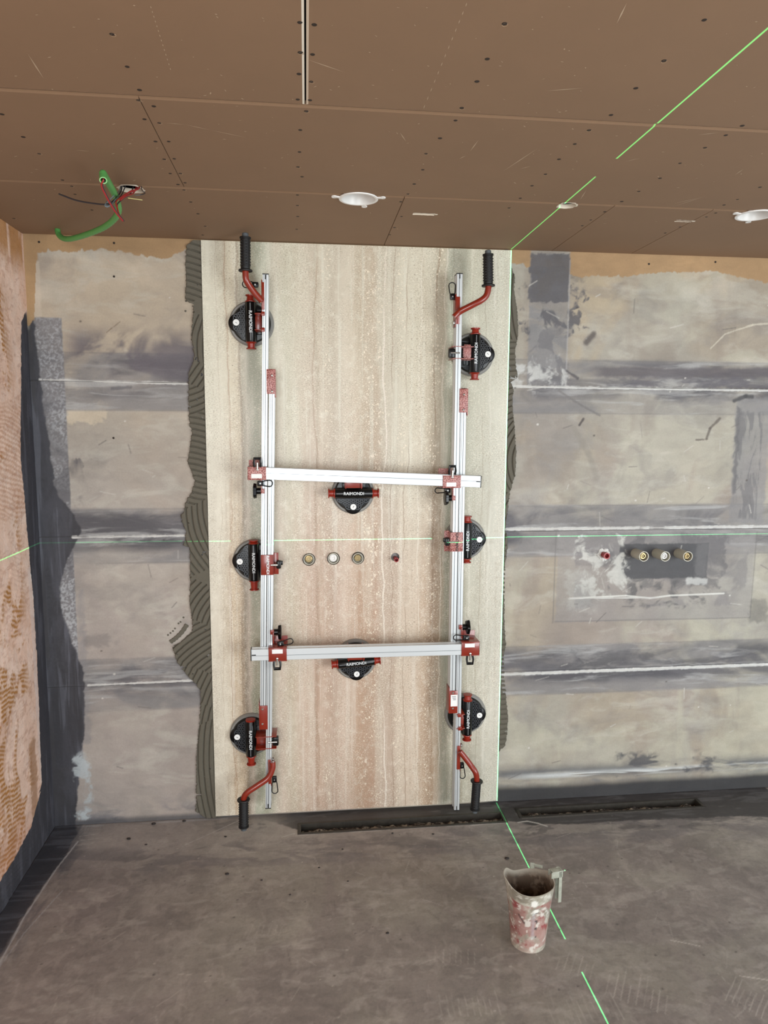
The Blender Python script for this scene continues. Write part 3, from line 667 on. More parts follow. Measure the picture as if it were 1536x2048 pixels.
t = empty('loose_wires', (H2.x, H2.y, HC+.01), 'tangle of loose red, black and grey electric wires hanging from the ceiling cut-out', 'wires')
def wire(pts, m_, r=.0017, first=None):
    q = [at(x, y, 'y', v) for x, y, v in pts]
    if first is not None: q = [first]+q
    bm = BM(); tube(bm, spline(q, 8), r, 7); obj('wire', bm, m_, t)
hz = lambda dx, dy: Vector((H2.x+dx, H2.y+dy, HC+.02))
wire([(243, 378, -.60), (236, 392, -.64), (224, 404, -.68), (212, 409, -.70), (180, 406, -.68), (150, 400, -.66), (118, 388, -.64)], M_wire_k, .0023, hz(-.03, 0))
wire([(238, 382, -.61), (228, 392, -.66), (214, 404, -.70), (210, 412, -.72), (222, 410, -.70), (231, 398, -.68)], M_wire_g, .0014, hz(-.028, .01))
wire([(241, 384, -.61), (232, 398, -.67), (219, 412, -.70), (212, 413, -.71), (216, 403, -.70), (228, 391, -.68)], M_wire_g, .0014, hz(-.022, .0))
wire([(245, 386, -.61), (238, 396, -.65), (226, 406, -.69), (216, 410, -.71), (213, 404, -.7)], M_wire_k, .0015, hz(-.01, .0))
wire([(268, 385, -.60), (252, 392, -.65), (240, 402, -.68), (234, 412, -.70), (238, 428, -.72), (246, 440, -.74)], M_wire_r, .002, hz(.02, 0))
wire([(272, 380, -.60), (256, 386, -.64), (240, 396, -.68), (232, 405, -.70), (235, 418, -.71)], M_wire_r, .002, hz(.026, .004))
wire([(276, 378, -.60), (262, 382, -.63), (248, 392, -.66), (240, 400, -.68)], M_wire_r, .002, hz(.03, .004))
wire([(262, 386, -.60), (248, 396, -.65), (238, 405, -.69), (232, 412, -.70)], M_wire_k, .0017, hz(.01, 0))
wire([(284, 380, -.60), (290, 386, -.60), (284, 389, -.62), (270, 391, -.63)], M_wire_k, .0013, hz(.03, -.005))
wire([(256, 396, -.64), (270, 398, -.64), (285, 400, -.64)], M_wire_y, .0013)
q = [tip-ed*.01, tip]+[at(x, y, 'y', v) for x, y, v in ((203, 372, -.84), (212, 392, -.82), (222, 410, -.80), (234, 428, -.78), (246, 442, -.76))]
bm = BM(); tube(bm, spline(q, 8), .0022, 8); obj('wire', bm, M_wire_r, t)
q = [v+Vector((.002, .004, .001)) for v in q[1:]]; bm = BM(); tube(bm, spline(q, 8), .0018, 8); obj('wire', bm, M_wire_k, t)

# ------------------------------------------------------------------ stone slab
def travertine():
    M = bpy.data.materials.new('travertine_look_porcelain'); M.use_nodes = True; nt = M.node_tree; N = nt.nodes; L = nt.links; b = N['Principled BSDF']
    b.inputs['Roughness'].default_value = .38
    tc = N.new('ShaderNodeTexCoord'); sp = N.new('ShaderNodeSeparateXYZ'); L.new(tc.outputs['Object'], sp.inputs[0])
    X, Z = sp.outputs['X'], sp.outputs['Z']
    def noise(sx, sz, detail=4, seed=0., rough=.55):
        cb = N.new('ShaderNodeCombineXYZ'); L.new(nmath(nt, 'MULTIPLY', X, sx), cb.inputs[0]); L.new(nmath(nt, 'MULTIPLY', Z, sz), cb.inputs[2]); cb.inputs[1].default_value = seed
        n_ = N.new('ShaderNodeTexNoise'); n_.inputs['Scale'].default_value = 1; n_.inputs['Detail'].default_value = detail; n_.inputs['Roughness'].default_value = rough
        L.new(cb.outputs[0], n_.inputs['Vector']); return n_.outputs[0]
    def cen(v, a): return nmath(nt, 'MULTIPLY', nmath(nt, 'SUBTRACT', v, .5), a)
    def add(a, c): return nmath(nt, 'ADD', a, c)
    wx = add(add(X, cen(noise(3.0, 1.6, 2, 3.), .05)), add(cen(noise(14, 7, 3, 9.), .026), cen(noise(70, 18, 3, 5.), .006)))
    un = nmath(nt, 'MULTIPLY', wx, 1/1.2)
    # profile across the slab, read at photo columns 418..1006 on row 1200
    prof = [(418, (206, 199, 182)), (440, (208, 198, 180)), (457, (202, 188, 166)), (460, (178, 152, 126)), (464, (204, 186, 160)), (480, (198, 178, 152)), (486, (150, 138, 120)), (494, (205, 192, 176)), (502, (172, 172, 152)), (516, (160, 162, 142)),
            (530, (186, 182, 164)), (552, (202, 184, 166)), (575, (196, 184, 162)), (600, (198, 176, 156)), (624, (190, 164, 146)), (628, (164, 136, 114)), (634, (196, 172, 152)), (662, (178, 154, 136)), (684, (206, 186, 168)), (704, (196, 170, 148)),
            (712, (178, 146, 120)), (744, (174, 140, 116)), (756, (192, 174, 156)), (784, (182, 164, 146)), (792, (208, 195, 176)), (826, (206, 192, 172)), (842, (184, 162, 138)), (858, (152, 126, 100)), (874, (176, 158, 134)), (884, (160, 162, 144)),
            (930, (180, 174, 154)), (990, (206, 202, 188))]
    cr = N.new('ShaderNodeValToRGB'); R_ = cr.color_ramp
    for i, (px, c) in enumerate(prof):
        pos = (px-418)/588
        e = R_.elements[0] if i == 0 else (R_.elements[1] if i == 1 else R_.elements.new(pos)); e.position = pos; e.color = lin(c)+(1,)
    L.new(un, cr.inputs[0]); col = cr.outputs[0]
    def mixc(fac, c2, blend='MIX', amt=1):
        nonlocal col
        mx = N.new('ShaderNodeMix'); mx.data_type = 'RGBA'; mx.blend_type = blend
        if amt != 1: fac = nmath(nt, 'MULTIPLY', fac, amt)
        L.new(fac, mx.inputs[0]); L.new(col, mx.inputs[6]); mx.inputs[7].default_value = lin(c2)+(1,); col = mx.outputs[2]
    def rng(v, a, c):
        mr = N.new('ShaderNodeMapRange'); mr.interpolation_type = 'SMOOTHSTEP'; mr.inputs[1].default_value = a; mr.inputs[2].default_value = c; L.new(v, mr.inputs[0]); return mr.outputs[0]
    def near(x0, wd, src=wx):
        return rng(nmath(nt, 'ABSOLUTE', nmath(nt, 'SUBTRACT', src, x0)), wd, wd*.3)
    mul = lambda a, c: nmath(nt, 'MULTIPLY', a, c)
    # fine streaks
    mixc(rng(noise(60, 1.2, 5, 21.), .52, .68), (158, 136, 114), amt=.28)
    mixc(rng(noise(34, 26, 5, 27., .7), .48, .68), (236, 230, 214), amt=.45)
    mixc(rng(noise(26, 34, 5, 29., .7), .50, .70), (160, 144, 122), amt=.38)
    mixc(rng(noise(45, 1.0, 5, 22.), .53, .66), (226, 220, 206), amt=.5)
    mixc(rng(noise(12, 1.0, 4, 24.), .50, .70), (222, 216, 198), amt=.45)
    # upper part paler, brighter light up there put into the colour; lower part pinker
    mixc(rng(Z, .9, 2.0), (214, 214, 192), amt=.42)
    mixc(mul(rng(Z, 1.6, .7), near(.62, .5)), (200, 170, 150), amt=.25)
    # veins
    wv = add(add(X, cen(noise(2., 2.4, 2, 31.), .07)), cen(noise(9, 16, 3, 33.), .016))
    for x0, wd, c, a in ((.085, .003, (170, 142, 116), .6), (.130, .007, (146, 128, 108), .55), (.425, .0045, (160, 132, 108), .45), (.70, .0045, (232, 222, 208), .8), (.735, .0025, (140, 112, 90), .5), (.79, .003, (150, 124, 102), .55), (.845, .002, (232, 226, 212), .6), (.905, .0045, (142, 116, 90), .6), (.938, .0035, (226, 218, 202), .7), (.965, .002, (128, 118, 102), .6), (1.10, .003, (160, 148, 128), .6), (1.135, .006, (222, 218, 204), .6), (.05, .0015, (170, 150, 124), .5)):
        mixc(mul(near(x0, wd, wv), rng(noise(6, 3, 2, x0*50), .32, .5)), c, amt=a)
    # green-grey strips: shade beside the rails put into the colour; right half greyer
    mixc(mul(near(.19, .05), rng(noise(5, 2.5, 4, 41.), .42, .6)), (148, 150, 128), amt=.75)
    mixc(mul(near(.99, .06), rng(noise(5, 2., 4, 43.), .35, .6)), (150, 154, 138), amt=.55)
    mixc(mul(near(.99, .5), rng(noise(3, .8, 3, 45.), .45, .65)), (168, 164, 146), amt=.35)
    # white flecks and small chips in the brown bands
    def flecks(scx, scz, thr, wobble):
        # chips of uneven size: every cell draws its own radius
        cb = N.new('ShaderNodeCombineXYZ'); L.new(mul(add(X, cen(noise(60, 60, 2, 51.), wobble)), scx), cb.inputs[0]); L.new(mul(add(Z, cen(noise(60, 60, 2, 57.), wobble)), scz), cb.inputs[2])
        v = N.new('ShaderNodeTexVoronoi'); v.inputs['Scale'].default_value = 1; L.new(cb.outputs[0], v.inputs['Vector'])
        sc = N.new('ShaderNodeSeparateColor'); L.new(v.outputs['Color'], sc.inputs[0])
        return rng(nmath(nt, 'SUBTRACT', v.outputs['Distance'], mul(nmath(nt, 'POWER', sc.outputs[0], 2.2), thr*1.25)), .02, -.08)
    bands = nmath(nt, 'MAXIMUM', near(.655, .075), nmath(nt, 'MAXIMUM', near(.90, .05), nmath(nt, 'MAXIMUM', near(.475, .03), near(.765, .03))))
    mixc(mul(mul(flecks(150, 110, .42, .02), bands), rng(noise(9, 5, 3, 61.), .4, .52)), (236, 224, 202), amt=.9)
    mixc(mul(mul(flecks(75, 48, .34, .03), near(.66, .06)), rng(noise(9, 5, 3, 65.), .42, .5)), (234, 220, 200), amt=.8)
    # fibrous little dashes everywhere
    mixc(mul(rng(noise(170, 320, 3, 71.), .52, .64), rng(noise(10, 3, 3, 73.), .35, .55)), (150, 134, 112), amt=.65)
    mixc(mul(rng(noise(150, 260, 3, 75.), .53, .66), rng(noise(12, 3, 3, 77.), .35, .55)), (238, 230, 212), amt=.6)
    mixc(mul(rng(noise(90, 220, 3, 79.), .60, .68), nmath(nt, 'MAXIMUM', near(.11, .03), near(.83, .05))), (132, 114, 92), amt=.8)
    L.new(col, b.inputs['Base Color'])
    bp = N.new('ShaderNodeBump'); bp.inputs['Strength'].default_value = .12; bp.inputs['Distance'].default_value = .001
    L.new(noise(120, 200, 4, 81.), bp.inputs['Height']); L.new(bp.outputs[0], b.inputs['Normal'])
    return M
M_slab = travertine(); M_sedge = mat('porcelain_edge', (232, 224, 210), .6)
SX0, SX1, SZ0, SZ1 = 0.0, 1.2035, .0132, HC-.004
stub_px = [(618, 1119, .0215), (667, 1117, .0215), (716, 1116, .0215), (790.5, 1114, .0125)]
bm = BM(); box(bm, ((SX0+SX1)/2, SY+.003, (SZ0+SZ1)/2), (SX1-SX0, .006, SZ1-SZ0))
for f in bm.faces:
    if abs(f.normal.y) < .5: f.material_index = 1
slab = obj('stone_tile', bm, [M_slab, M_sedge, mat('hole_edge_shade', (60, 54, 46), .8)], origin=(0, SY, 0), smooth=0)  # hole walls coloured dark for the shade round the stubs
tag(slab, 'large upright travertine-look slab with brown and cream vertical veins fixed to the wall', 'slab')
bm = BM()
for px, py, r in stub_px:
    p = at(px, py, 'y', SY); cyl(bm, p+Vector((0, -.03, 0)), p+Vector((0, .03, 0)), r+.0045, 40, mi=2)
bmesh.ops.recalc_face_normals(bm, faces=bm.faces)
me = bpy.data.meshes.new('c'); bm.to_mesh(me); bm.free()
for x in (M_sedge, M_sedge, slab.data.materials[2]): me.materials.append(x)
cut = bpy.data.objects.new('c', me); COL.objects.link(cut)
md = slab.modifiers.new('b', 'BOOLEAN'); md.object = cut; md.solver = 'EXACT'; bpy.context.view_layer.update()
me = bpy.data.meshes.new_from_object(slab.evaluated_get(bpy.context.evaluated_depsgraph_get())); slab.modifiers.clear(); slab.data = me
bpy.data.objects.remove(cut)

# ------------------------------------------------------------------ combed tile adhesive
LB = [(385,481),(372,490),(370,530),(372,560),(369,598),(380,607),(386,615),(384,640),(382,680),(388,712),(383,730),(377,745),(376,800),(378,850),(384,865),(378,900),(375,925),(383,945),(389,963),(384,980),(370,1005),(368,1022),(361,1030),(364,1045),(371,1060),(370,1078),(365,1090),(378,1095),(380,1130),(379,1200),(379,1215),(384,1245),(384,1262),(359,1285),(343,1292),(346,1303),(355,1325),(375,1352),(393,1370),(401,1385),(400,1415),(399,1440),(396,1460),(392,1520),(392,1600),(391,1622),(412,1636)]
RB = [(1020,500),(1022,530),(1031,555),(1028,580),(1035,620),(1037,650),(1036,672),(1031,700),(1032,730),(1036,755),(1022,765),(1028,780),(1025,800),(1029,850),(1033,905),(1031,950),(1020,985),(1016,1020),(1011,1060),(1016,1075),(1015,1100),(1011,1130),(1009,1145),(1009,1230),(1011,1280),(1013,1286),(1008,1310),(1008,1350),(1012,1385),(1016,1430),(1016,1460),(1011,1490),(1001,1500),(990,1510)]
def adhesive(B, side, label):
    W_ = [at(x, y, 'y', -.004) for x, y in B]; zb = np.array([p.z for p in W_])[::-1]; xb = np.array([p.x for p in W_])[::-1]
    o_ = np.argsort(zb); zb, xb = zb[o_], xb[o_]
    if side < 0: xs = axis(xb.min()-.012, .02, .0016)
    else: xs = axis(1.18, xb.max()+.012, .0016)
    zz = axis(max(.004, zb.min()), zb.max(), .0016); U, V = np.meshgrid(xs, zz)
    e = np.interp(V, zb, xb)+.007*(fbm(U*20, V*150, 601, 3)-.5)+.004*(fbm(U*200, V*200, 603, 2)-.5)
    if side > 0:   # comb teeth where the trowel ran off sideways
        th = ((V/.0195) % 1 < .5); toothed = ((V > .50) & (V < .66)) | ((V > .93) & (V < 1.04)); e = np.where(toothed & ~th, e-.014, e+.002*toothed)
    d = (U-e) if side < 0 else (e-U)
    # stroke patches: (z from, z to, line angle, curvature)
    if side < 0: pt = [(2.08, 2.4, -.15, 3), (1.90, 2.08, 1.35, 4), (1.80, 1.90, .95, 0), (1.66, 1.80, .25, -3), (1.42, 1.66, -.05, 4), (1.31, 1.42, -.35, -4), (1.03, 1.31, -1.22, -3), (.86, 1.03, 1.0, 4), (.66, .86, .62, 2), (.52, .66, 1.15, 2), (.40, .52, 1.35, 3), (-.1, .40, 1.66, 1)]
    else: pt = [(1.98, 2.4, 1.5, 2), (1.80, 1.98, .03, 2), (1.66, 1.80, .4, 5), (1.36, 1.66, 1.5, 5), (1.15, 1.36, 1.2, 2), (.66, 1.15, .05, 0), (-.1, .66, .1, 2)]
    s_ = np.zeros(U.shape); x0 = xs.mean()
    for a, b_, th_, kc in pt:
        zz_ = V+.5*(U-x0)*np.sign(math.tan(th_))+.01*(fbm(U*30, V*30, 607)-.5)
        m_ = (zz_ >= a) & (zz_ < b_); zc = (a+b_)/2
        al = math.cos(th_)*(U-x0)+math.sin(th_)*(V-zc)
        s_ = np.where(m_, (-math.sin(th_)*(U-x0)+math.cos(th_)*(V-zc))+kc*al*al*.5, s_)
    fr = (s_/.0225+.25*(fbm(U*9, V*9, 609)-.5)) % 1
    hgt = .0092-.0082*np.exp(-((fr-.5)/.085)**2)+.0008*(fbm(U*60, V*60, 611)-.5)-.0012*np.exp(-((fr-.62)/.12)**2)
    hgt = np.where(d < .003, hgt*np.clip(d/.003, 0, 1), hgt); hgt = np.where(U > -.001, np.minimum(hgt, .0072), hgt) if side < 0 else hgt
    hgt = np.where((U > -.004) & (U < 1.206), np.minimum(hgt, .0066), hgt); hgt = np.clip(hgt, .0004, .011)
    hole = fbm(U*40, V*40, 613, 3) > .84
    keep = (d > 0) & ~hole
    k4 = keep[:-1, :-1] & keep[1:, 1:] & keep[:-1, 1:] & keep[1:, :-1]
    pos = np.stack([U, -.0012-hgt, V], -1)
    o = grid_mesh('tile_adhesive', U, V, None, pos, M_mortar, None, keep=k4, origin=(float(xs.mean()), 0, 1.1))
    tag(o, label, 'adhesive'); return o
adhesive(LB, -1, 'wide grey combed adhesive bed sticking out left of the stone slab')
adhesive(RB, 1, 'narrow ragged grey adhesive bed sticking out right of the stone slab')
# loose smear beside the left bed
bm = BM(); bd = BM(); c_ = [at(x, y, 'y', -.001) for x, y in ((341, 1284), (352, 1276), (364, 1264), (374, 1249))]; sp = spline(c_, 6); N_ = len(sp)
A = []
for i, p in enumerate(sp):
    d = (sp[min(i+1, N_-1)]-sp[max(i-1, 0)]).normalized(); s_ = Vector((-d.z, 0, d.x))*(.0085+.0015*math.sin(i*2.3)); A.append([bm.verts.new(p+s_), bm.verts.new(p+s_*.8+Vector((0, -.004, 0))), bm.verts.new(p-s_*.8+Vector((0, -.004, 0))), bm.verts.new(p-s_)])
for a, b in zip(A, A[1:]):
    for j in range(3): bm.faces.new((a[j], a[j+1], b[j+1], b[j]))
bm.faces.new(A[0]); bm.faces.new(A[-1])
for x, y in ((336, 1270), (341, 1266), (346, 1262), (350, 1257), (357, 1247), (361, 1244), (367, 1235), (372, 594+8), (371, 622)):
    p = at(x, y, 'y', -.001); lathe(bd, p, (0, -1, 0), [(0, .004), (.0015, .0028), (.002, 0)], 7)
smr = obj('adhesive_smear', bm, M_mortar); o = obj('drips', bd, M_mortar, smr); o['kind'] = 'stuff'
tag(smr, 'small curved smear of grey adhesive with drips left of the combed bed', 'adhesive')

# ------------------------------------------------------------------ supply stubs
def stub(px, py, ylen, ytip, kind, lab, grp):
    pt = at(px, py, 'y', ytip); pb = Vector((pt.x, .004, pt.z)); t = empty('valve_stub', pb, lab, 'pipe', grp)
    R = .0215 if ytip > -.07 else .0212
    bm = BM(); L_ = pb.y-pt.y; lathe(bm, pb, (0, -1, 0), [(0, R), (L_, R), (L_, R-.0028), (L_*.35, R-.003), (L_*.35, 0)], 32); obj('sleeve', bm, M_sleeve, t)
    c = Vector((pt.x-.001, 0, pt.z+.001)); m_ = M_plast if kind == 'w' else M_brass
    bm = BM(); yb = pb.y-L_*.4; dp = abs(pt.y-yb)-.004
    lathe(bm, (c.x, yb, c.z), (0, -1, 0), [(0, .0155), (dp*.8, .0155), (dp*.9, .013), (dp*.9, .0105), (dp, .0105), (dp, .0075), (dp*.75, .007), (dp*.75, .003), (dp*.95, .003), (dp*.95, 0)], 6 if kind == 'h' else 26); obj('valve_head', bm, m_, t)
g1 = 'supply stubs through the slab'; g2 = 'supply stubs in the right wall recess'
stub(618, 1119, 0, -.028, 'b', 'brass valve stub in the leftmost round hole of the slab', g1)
stub(667, 1117, 0, -.030, 'w', 'whitish capped valve stub in the middle hole of the slab', g1)
stub(716, 1117, 0, -.028, 'h', 'brass valve stub in the third hole of the slab, nearest the red pipe', g1)
stub(1288, 1113, 0, -.078, 'b', 'grey sleeved valve stub nearest the red pipe on the right wall', g2)
stub(1331, 1113, 0, -.078, 'w', 'grey sleeved stub with pale insert, middle of three on the right wall', g2)
stub(1376, 1113, 0, -.078, 'h', 'grey sleeved valve stub farthest right on the wall', g2)
for (px, py, yt, r, lab) in ((793, 1120, -.05, .0085, 'short dark red pipe end poking through the right hole of the slab'), (1214, 1112, -.035, .0125, 'short red pipe end set in white filler on the right wall')):
    p = at(px, py, 'y', yt); t = empty('red_pipe', (p.x, .004, p.z), lab, 'pipe'); bm = BM(); L_ = .004-yt
    lathe(bm, (p.x, .004, p.z), (0, -1, 0), [(0, r), (L_-.014, r), (L_-.014, r*1.12), (L_, r*1.12), (L_, r*.75), (L_*.5, r*.7), (L_*.5, 0)], 8 if r < .01 else 22); obj('pipe_body', bm, M_rpipe, t)
    if r > .01:
        bm = BM(); rg = random.Random(4)
        for k in range(26):
            a = 2*PI*k/26; q = p+Vector((math.cos(a)*(.019+rg.uniform(-.003, .006)), 0, math.sin(a)*(.017+rg.uniform(-.003, .006)))); q.y = -.001
            lathe(bm, q, (0, -1, 0), [(0, rg.uniform(.005, .009)), (rg.uniform(.002, .005), .003), (.005, 0)], 7)
        obj('filler_collar', bm, M_fill, t)

# ------------------------------------------------------------------ carrying frame
FO = Vector((.58, SY, .05))
frame = empty('lifting_frame', FO, 'aluminium slab carrying frame with red clamps and black suction cups stuck on the slab', 'lifting frame')
RF, RB_ = -.114, -.066           # front and back of the vertical rails
CF = -.150                       # front of the crossbars
def profile_bar(name, a, b, wdt, yf, yb, grooves, parent, endcaps=True):
    """extruded rail from a to b (world points on the front plane), width wdt, slots cut in the front"""
    a = Vector(a); b = Vector(b); d = (b-a).normalized(); s_ = Vector((d.z, 0, -d.x)); hw = wdt/2; dep = yb-yf
    pts = [(-hw, dep), (-hw, .0012), (-hw+.0012, 0)]
    for g, gw, gd in grooves: pts += [(g-gw/2, 0), (g-gw/2, gd), (g+gw/2, gd), (g+gw/2, 0)]
    pts += [(hw-.0012, 0), (hw, .0012), (hw, dep*.32), (hw-.0035, dep*.36), (hw-.0035, dep*.6), (hw, dep*.64), (hw, dep)]
    pts = [(u, v) for u, v in pts]
    # side slot on the other side too
    pts = [(-hw, dep), (-hw, dep*.64), (-hw+.0035, dep*.6), (-hw+.0035, dep*.36), (-hw, dep*.32)]+pts[1:]
    bm = BM(); A = [bm.verts.new(a+s_*u+Vector((0, v, 0))) for u, v in pts]; B = [bm.verts.new(b+s_*u+Vector((0, v, 0))) for u, v in pts]; n_ = len(pts)
    for i in range(n_):
        f = bm.faces.new((A[i], A[(i+1) % n_], B[(i+1) % n_], B[i]))
        if pts[i][1] > .0013 and pts[(i+1) % n_][1] > .0013 and max(abs(pts[i][0]), abs(pts[(i+1) % n_][0])) < hw-.002 and pts[i][1] < dep*.9: f.material_index = 1
    bm.faces.new(A); bm.faces.new(B)
    o = obj(name, bm, [M_alu, M_aluD], parent, smooth=20)
    if endcaps:
        for P_, dd in ((a, -d), (b, d)):
            bm = BM(); x = Matrix((s_, Vector((0, 1, 0)), d)).transposed(); box(bm, P_+dd*.0018+Vector((0, dep/2, 0)), (wdt+.001, dep+.001, .0036), x, bev=.0006)
            box(bm, P_-dd*.009+Vector((0, .0008, 0)), (.0038, .003, .016), x); obj('end_cap', bm, M_blk, o)
    return o
G2 = [(-.0035, .0022, .004), (.0042, .0016, .003)]; G1 = [(-.0005, .0022, .004)]
wpt = lambda x, y, yy=RF: at(x, y, 'y', yy)
railLA = profile_bar('rail', wpt(531, 549), wpt(525.3, 1456), .0225, RF, RB_, [(-.002, .0026, .004), (.0055, .0018, .003)], frame)
railLB = profile_bar('rail', wpt(544.2, 740), wpt(536.2, 1616), .0225, RF, RB_, [(-.002, .0026, .004), (.0055, .0018, .003)], frame)
railRA = profile_bar('rail', wpt(919.7, 548), wpt(904, 1424), .0225, RF, RB_, [(.001, .0022, .0022)], frame)
railRB = profile_bar('rail', wpt(927.6, 778), wpt(913.4, 1620), .0225, RF-.0004, RB_, [(-.001, .0022, .0022), (.0065, .0012, .0015)], frame)
c1 = profile_bar('crossbar', wpt(497, 945.7, CF), wpt(961, 963.6, CF), .0455, CF, RF-.001, [(-.0015, .0016, .0018)], frame)
c2 = profile_bar('crossbar', wpt(503, 1310.5, CF), wpt(957.5, 1298.2, CF), .0455, CF, RF-.001, [(.0035, .0016, .0018)], frame)

def plate(name, x0, y0, x1, y1, yf, th, m_, parent, bev=.0012, R=None):
    a = at(x0, y0, 'y', yf); b = at(x1, y1, 'y', yf); bm = BM()
    box(bm, ((a.x+b.x)/2, yf+th/2, (a.z+b.z)/2), (abs(b.x-a.x), th, abs(a.z-b.z)), R, bev=bev)
    return obj(name, bm, m_, parent)
def screw(px, py, yf, parent, r=.0042):
    p = at(px, py, 'y', yf); bm = BM(); lathe(bm, p, (0, -1, 0), [(0, r), (.0012, r), (.0026, r*.6), (.0016, r*.35), (.0016, 0)], 14); obj('screw', bm, M_steel, parent)
def add_side_lip(bm, x, z0, z1, yf, yb, th=.003): box(bm, (x, (yf+yb)/2, (z0+z1)/2), (th, yb-yf, z1-z0), bev=.0008)
def joint_plate(x0, y0, x1, y1, m_, screws, side, sticker=None):
    yf = RF-.004; a = at(x0, y0, 'y', yf); b = at(x1, y1, 'y', yf); bm = BM()
    box(bm, ((a.x+b.x)/2, yf+.0017, (a.z+b.z)/2), (b.x-a.x, .0034, a.z-b.z), bev=.001)
    add_side_lip(bm, b.x+.0012 if side > 0 else a.x-.0012, b.z+(-.012 if side > 0 else 0), a.z+(.012 if side < 0 else 0), yf+.001, RB_+.004)
    o = obj('joint_plate', bm, m_, frame)
    for x, y in screws: screw(x, y, yf, o)
    if sticker:
        s_ = plate('sticker', *sticker, yf-.0004, .0004, M_white, o, 0)
    return o
joint_plate(532.5, 738, 550, 788, M_ham, [(544, 751), (544, 783)], 1)
joint_plate(919.5, 777, 934.5, 825, M_ham, [(928, 789), (927, 820)], 1)
joint_plate(519, 1412, 535.5, 1459, M_red, [(525, 1418.5), (525, 1448)], -1)
jp = joint_plate(899.5, 1382, 915, 1426.5, M_red, [(906, 1386), (905.5, 1417)], -1, (901.5, 1390, 914.5, 1412.5))
for i, yy in enumerate((1393, 1396, 1399)):
    plate('sticker_line', 904+i, yy, 912, yy+1, RF-.0047, .0002, mat('grey_print', (120, 120, 124), .6), jp, 0)

def vt(px, py, yf, ang):     # text frame: rotated in the picture by ang (radians, counter-clockwise)
    p = at(px, py, 'y', yf); c, s_ = math.cos(ang), math.sin(ang)
    return Matrix(((c, -s_, 0, p.x), (0, 0, -1, p.y), (s_, c, 0, p.z), (0, 0, 0, 1)))
def knob(p, d, r=.017, L_=.012, parent=frame, bolt=.0, shaft=.012):
    """lobed clamp knob: p foot of the shaft, d axis"""
    bm = BM(); d = Vector(d).normalized(); x, y, _ = frame_for(d); p = Vector(p)
    cyl(bm, p, p+d*shaft, r*.42, 14)
    n_ = 40; prof = [(shaft, .55), (shaft+.002, .92), (shaft+L_-.002, 1.0), (shaft+L_, .9), (shaft+L_+.001, .45)]; rings = []
    for t_, k_ in prof:
        rings.append([bm.verts.new(p+d*t_+(x*math.cos(a)+y*math.sin(a))*r*k_*(1+.09*math.cos(5*a))) for a in [2*PI*j/n_ for j in range(n_)]])
    for A, B in zip(rings, rings[1:]):
        for j in range(n_): bm.faces.new((A[j], A[(j+1) % n_], B[(j+1) % n_], B[j]))
    bm.faces.new(rings[0]); bm.faces.new(rings[-1])
    o = obj('knob', bm, M_blk, parent)
    if bolt:
        bm = BM(); cyl(bm, p-d*bolt, p+d*(shaft*.3), .0042, 14); obj('bolt', bm, M_steel, o)
    return o
def ring_lever(px0, py0, px1, py1, wd, yy, parent, base=None):
    """flat oval loop between two photo points, with a clamp base at the second one"""
    a = at(px0, py0, 'y', yy); b = at(px1, py1, 'y', yy); d = (b-a); L_ = d.length; d.normalize(); s_ = Vector((-d.z, 0, d.x)); pts = []
    r = wd/2; c0 = a+d*r; c1_ = b-d*r*.8
    for k in range(9): t_ = PI/2+PI*k/8; pts.append(c0+d*(math.cos(t_)*r)+s_*(math.sin(t_)*r))
    for k in range(7): t_ = -PI/2+PI*k/6; pts.append(c1_+d*(math.cos(t_)*r*.8)+s_*(math.sin(t_)*r*.8))
    bm = BM(); tube(bm, pts, .0021, 8, closed=True); o = obj('lever_ring', bm, M_blk, parent)
    bm = BM(); q = b+d*.006; x = Matrix((d, Vector((0, 1, 0)), s_)).transposed(); box(bm, q+Vector((0, .004, 0)), (.024, .016, .019), x, bev=.003)
    o2 = obj('lever_base', bm, M_blk, parent)
    bm = BM(); lathe(bm, q+Vector((0, -.004, 0)), (0, -1, 0), [(0, .0032), (.0012, .0028), (.0016, 0)], 12); obj('rivet', bm, M_steel, parent)
    return o

# crossbar clamps
def clamp(x0, y0, x1, y1, lab, m_, bolt, kn, knd, name='crossbar_clamp'):
    yf = CF-.0035; a = at(x0, y0, 'y', yf); b = at(x1, y1, 'y', yf); bm = BM(); w_ = b.x-a.x; h_ = a.z-b.z; zc = (a.z+b.z)/2; xc = (a.x+b.x)/2
    box(bm, (xc, yf+.0016, zc), (w_, .0032, h_), bev=.001)
    box(bm, (xc, (yf+RB_)/2, a.z+.0015), (w_+.002, RB_-yf, .003), bev=.0008); box(bm, (xc, (yf+RF)/2, b.z-.0015), (w_+.002, RF-yf, .003), bev=.0008)
    box(bm, (xc, RB_+.002, zc+.01), (w_+.004, .003, h_+.03), bev=.0008)
    o = obj(name, bm, m_, frame)
    plate('label', *lab, yf-.0005, .0005, M_white, o, 0)
    bx, by, dirz = bolt
    p = at(bx, by, 'y', CF+.003); bm = BM(); cyl(bm, (p.x, yf-.003, p.z), (p.x, yf-.003, p.z+dirz*.022), .0042, 14); lathe(bm, (p.x, yf-.002, p.z-dirz*.004), (0, -1, 0), [(0, .005), (.003, .0045), (.005, 0)], 12); obj('bolt', bm, M_steel, o)
    # stirrup shaped lever round the bolt
    bm = BM(); z = p.z+dirz*.016; zz_ = z+dirz*.026
    tube(bm, [(p.x-.011, yf+.004, z-dirz*.010), (p.x-.013, yf, z+dirz*.004), (p.x-.011, yf-.002, zz_-dirz*.003), (p.x+.011, yf-.002, zz_-dirz*.003), (p.x+.013, yf, z+dirz*.004), (p.x+.011, yf+.004, z-dirz*.010)], .0045, 8)
    box(bm, (p.x, yf+.003, zz_-dirz*.004), (.026, .010, .010), bev=.002); obj('clamp_lever', bm, M_blk, o)
    return o
